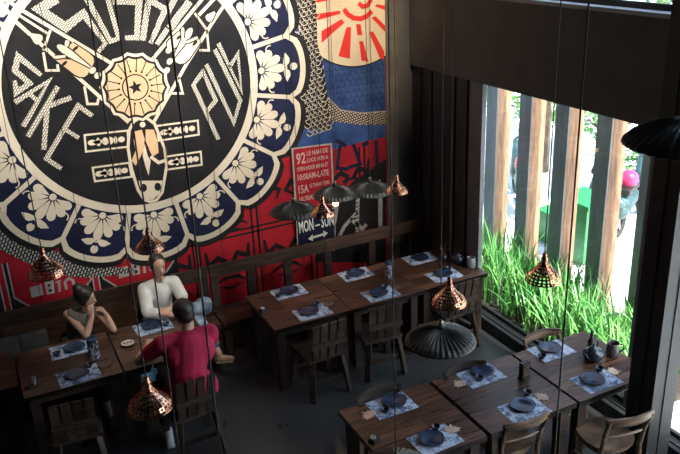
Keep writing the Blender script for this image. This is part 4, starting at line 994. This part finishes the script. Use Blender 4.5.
# scooters
def scooter(paint,label):
    t=empty('motor_scooter',(0,0,0),0,label,'motor scooter','scooters parked outside')
    def tyre(x):
        m=MB(); n=24; rings=[]
        for k in range(n):
            a=2*PI*k/n; rings.append([m.bm.verts.new((x+(.23+.045*math.cos(b))*math.cos(a),.045*math.sin(b),.275+(.23+.045*math.cos(b))*math.sin(a))) for b in [2*PI*q/8 for q in range(8)]])
        for i in range(n):
            A=rings[i];B=rings[(i+1)%n]
            for q in range(8): m.bm.faces.new((A[q],A[(q+1)%8],B[(q+1)%8],B[q]))
        w=m.build('wheel',M_rubber,t,True); s_=MB()
        for k in range(5):
            a=k*2*PI/5; s_.tube([(x,0,.275),(x+.2*math.cos(a),0,.275+.2*math.sin(a))],.012,6)
        s_.build('spokes',M_chrome,w)
    tyre(-.62); tyre(.62)
    MB().cap((-.62,0,.42),(-.1,0,.50),.13,.12).cap((-.7,0,.55),(-.45,0,.50),.09,.12).build('rear_body',paint,t,True)
    MB().cap((-.1,0,.42),(.35,0,.40),.08,.07).build('floor_board',M_black,t,True)
    MB().cap((.38,0,.42),(.50,0,.92),.13,.10).build('front_shield',paint,t,True)
    MB().box((-.34,0,.70),(.62,.24,.09),bev=.035).build('seat',M_black,t)
    MB().tube([(.62,.0,.28),(.50,0,.85),(.44,0,1.0)],.025,8).build('fork',M_chrome,t,True)
    MB().tube([(.38,-.34,1.0),(.46,-.2,1.04),(.46,.2,1.04),(.38,.34,1.0)],.016,8).build('handlebar',M_chrome,t,True)
    for sy in (-1,1): MB().tube([(.44,sy*.2,1.04),(.46,sy*.3,1.2)],.006,6).ell((.46,sy*.32,1.23),(.015,.06,.04)).build('mirror',M_chrome,t,True)
    MB().ell((.56,0,.95),(.05,.08,.07)).build('headlamp',M_whitep,t,True)
    MB().tube([(-.3,.12,.2),(-.8,.15,.28)],[.03,.045],10).build('exhaust',M_chrome,t,True)
    MB().cap((.52,0,.56),(.74,0,.53),.05,.04).build('mudguard',paint,t,True)
    return t
sc=scooter(noisy('dark_teal_paint',(.02,.05,.055),(.05,.10,.11),8,.3),'')
S_=[((8.75,8.0,0),.5,'dark teal motor scooter with the magenta helmet, seen right of the last post'),((9.1,9.0,0),.7,'dark teal motor scooter between the third and fourth posts'),((8.9,10.6,0),.9,'dark teal motor scooter seen between the second and third posts'),((7.9,9.6,0),1.0,'dark teal motor scooter seen right of the first post'),((10.2,8.3,0),.5,'dark teal motor scooter further back at the right of the gaps')]
for i,(l,r,lab) in enumerate(S_): place(sc,i>0,l,r,lab)
def helmet(loc,rz,label):
    t=empty('helmet',loc,rz,label,'helmet','magenta helmets on the scooters')
    MB().lathe([(.125,.0),(.14,.06),(.135,.12),(.105,.175),(.06,.205),(.001,.215)],24,cap=False).build('shell',M_pinkp,t,True)
    MB().box((.10,0,.075),(.10,.19,.09),bev=.03).build('visor',M_black,t); MB().lathe([(.120,.0),(.130,-.006),(.128,.008)],24,cap=False).build('trim',M_black,t)
    return t
hm=helmet((0,0,0),0,''); place(hm,False,(8.45,7.83,.745),.5,'magenta helmet lying on the seat of the scooter right of the last post')
place(hm,True,(8.7,10.33,.745),.9,'magenta helmet on the scooter seen between the second and third posts')
place(hm,True,(7.72,9.31,.745),1.2,'magenta helmet on the scooter seen right of the first post')

# ------------------------------------------------------------ light
def spot(name, loc, target, power, color, size, blend=.5, radius=.06):
    l=bpy.data.lights.new(name,'SPOT'); l.energy=power; l.color=color; l.spot_size=math.radians(size); l.spot_blend=blend; l.shadow_soft_size=radius
    o=bpy.data.objects.new(name,l); COL.objects.link(o); o.location=loc
    o.rotation_euler=(Vector(target)-Vector(loc)).to_track_quat('-Z','Y').to_euler(); return o
def track_head(loc, target, lab):
    t=empty('spotlight',loc,0,lab,'ceiling spotlight','ceiling spotlights aimed at the mural')
    d=(Vector(target)-Vector(loc)).normalized()
    MB().tube([-d*.16,-d*.02],.055,16).build('housing',M_black,t); MB().tube([-d*.09,(0,0,CEIL-loc[2])],.012,8).build('stem',M_black,t); return t
SP=[((0.2,5.6,5.6),(.9,7.95,3.3),1000,(1,.95,.90),46),((1.6,5.6,5.6),(1.6,7.95,3.05),170,(1,.72,.46),26),((2.9,5.6,5.6),(2.6,7.95,3.5),1100,(1,.95,.90),44),((3.9,5.7,5.6),(4.1,7.95,3.4),620,(1,.78,.52),34)]
for i,(a,b_,p_,c_,sz) in enumerate(SP):
    spot('spot_lamp',a,b_,p_,c_,sz,.9)
    track_head(a,b_,['ceiling spotlight above the left of the mural','ceiling spotlight above the sun wheel','ceiling spotlight above the right of the medallion','ceiling spotlight above the rising sun'][i])
spot('table_spot_lamp',(1.3,4.9,5.7),(1.15,7.3,.9),480,(1,.90,.78),24,.8,.08)
track_head((1.3,4.9,5.7),(1.15,7.3,.9),'ceiling spotlight aimed at the left row of tables')
spot('bench_fill_lamp',(3.9,4.6,5.8),(3.35,7.9,1.35),480,(1,.86,.74),30,.9,.08)  # added fill lamp, unseen, brightens the hours sign and bench row
track_head((3.9,4.6,5.8),(3.35,7.9,1.35),'added ceiling spotlight for fill on the hours sign and bench row')
spot('bulb_light',(3.25,6.9,1.70),(3.25,6.9,0),6,(1,.6,.25),150,.6,.03)
sun=bpy.data.lights.new('sun','SUN'); sun.energy=17; sun.angle=math.radians(1.5); sun.color=(1,.95,.87)
so=bpy.data.objects.new('sun',sun); COL.objects.link(so); so.rotation_euler=Vector((-.12,.75,-.95)).to_track_quat('-Z','Y').to_euler()
wd=bpy.data.worlds.new('world'); S.world=wd; wd.use_nodes=True; N=wd.node_tree.nodes; L=wd.node_tree.links
bg=N['Background']; sk=N.new('ShaderNodeTexSky'); sk.sky_type='NISHITA'; sk.sun_disc=False; sk.sun_elevation=math.radians(52); sk.sun_rotation=math.radians(150); sk.air_density=1.2; sk.dust_density=2
L.new(sk.outputs[0],bg.inputs[0]); bg.inputs[1].default_value=.85

# ------------------------------------------------------------ camera
th=math.radians(21.6); roll=math.radians(2.45); yaw=math.radians(25.5)
fw=Vector((math.sin(yaw)*math.cos(th),math.cos(yaw)*math.cos(th),-math.sin(th))); r0=Vector((math.cos(yaw),-math.sin(yaw),0)); u0=r0.cross(fw)
Rr=math.cos(roll)*r0-math.sin(roll)*u0; Uu=math.sin(roll)*r0+math.cos(roll)*u0
cam=bpy.data.cameras.new('camera'); cam.sensor_width=36; cam.lens=772/680*36; cam.clip_start=.05
co=bpy.data.objects.new('camera',cam); COL.objects.link(co)
co.matrix_world=Matrix(((Rr.x,Uu.x,-fw.x,0),(Rr.y,Uu.y,-fw.y,0),(Rr.z,Uu.z,-fw.z,4.5),(0,0,0,1)))
S.camera=co
S.view_settings.view_transform='Standard'; S.view_settings.look='None'; S.view_settings.gamma=1; S.view_settings.use_curve_mapping=False
S.view_settings.exposure=0
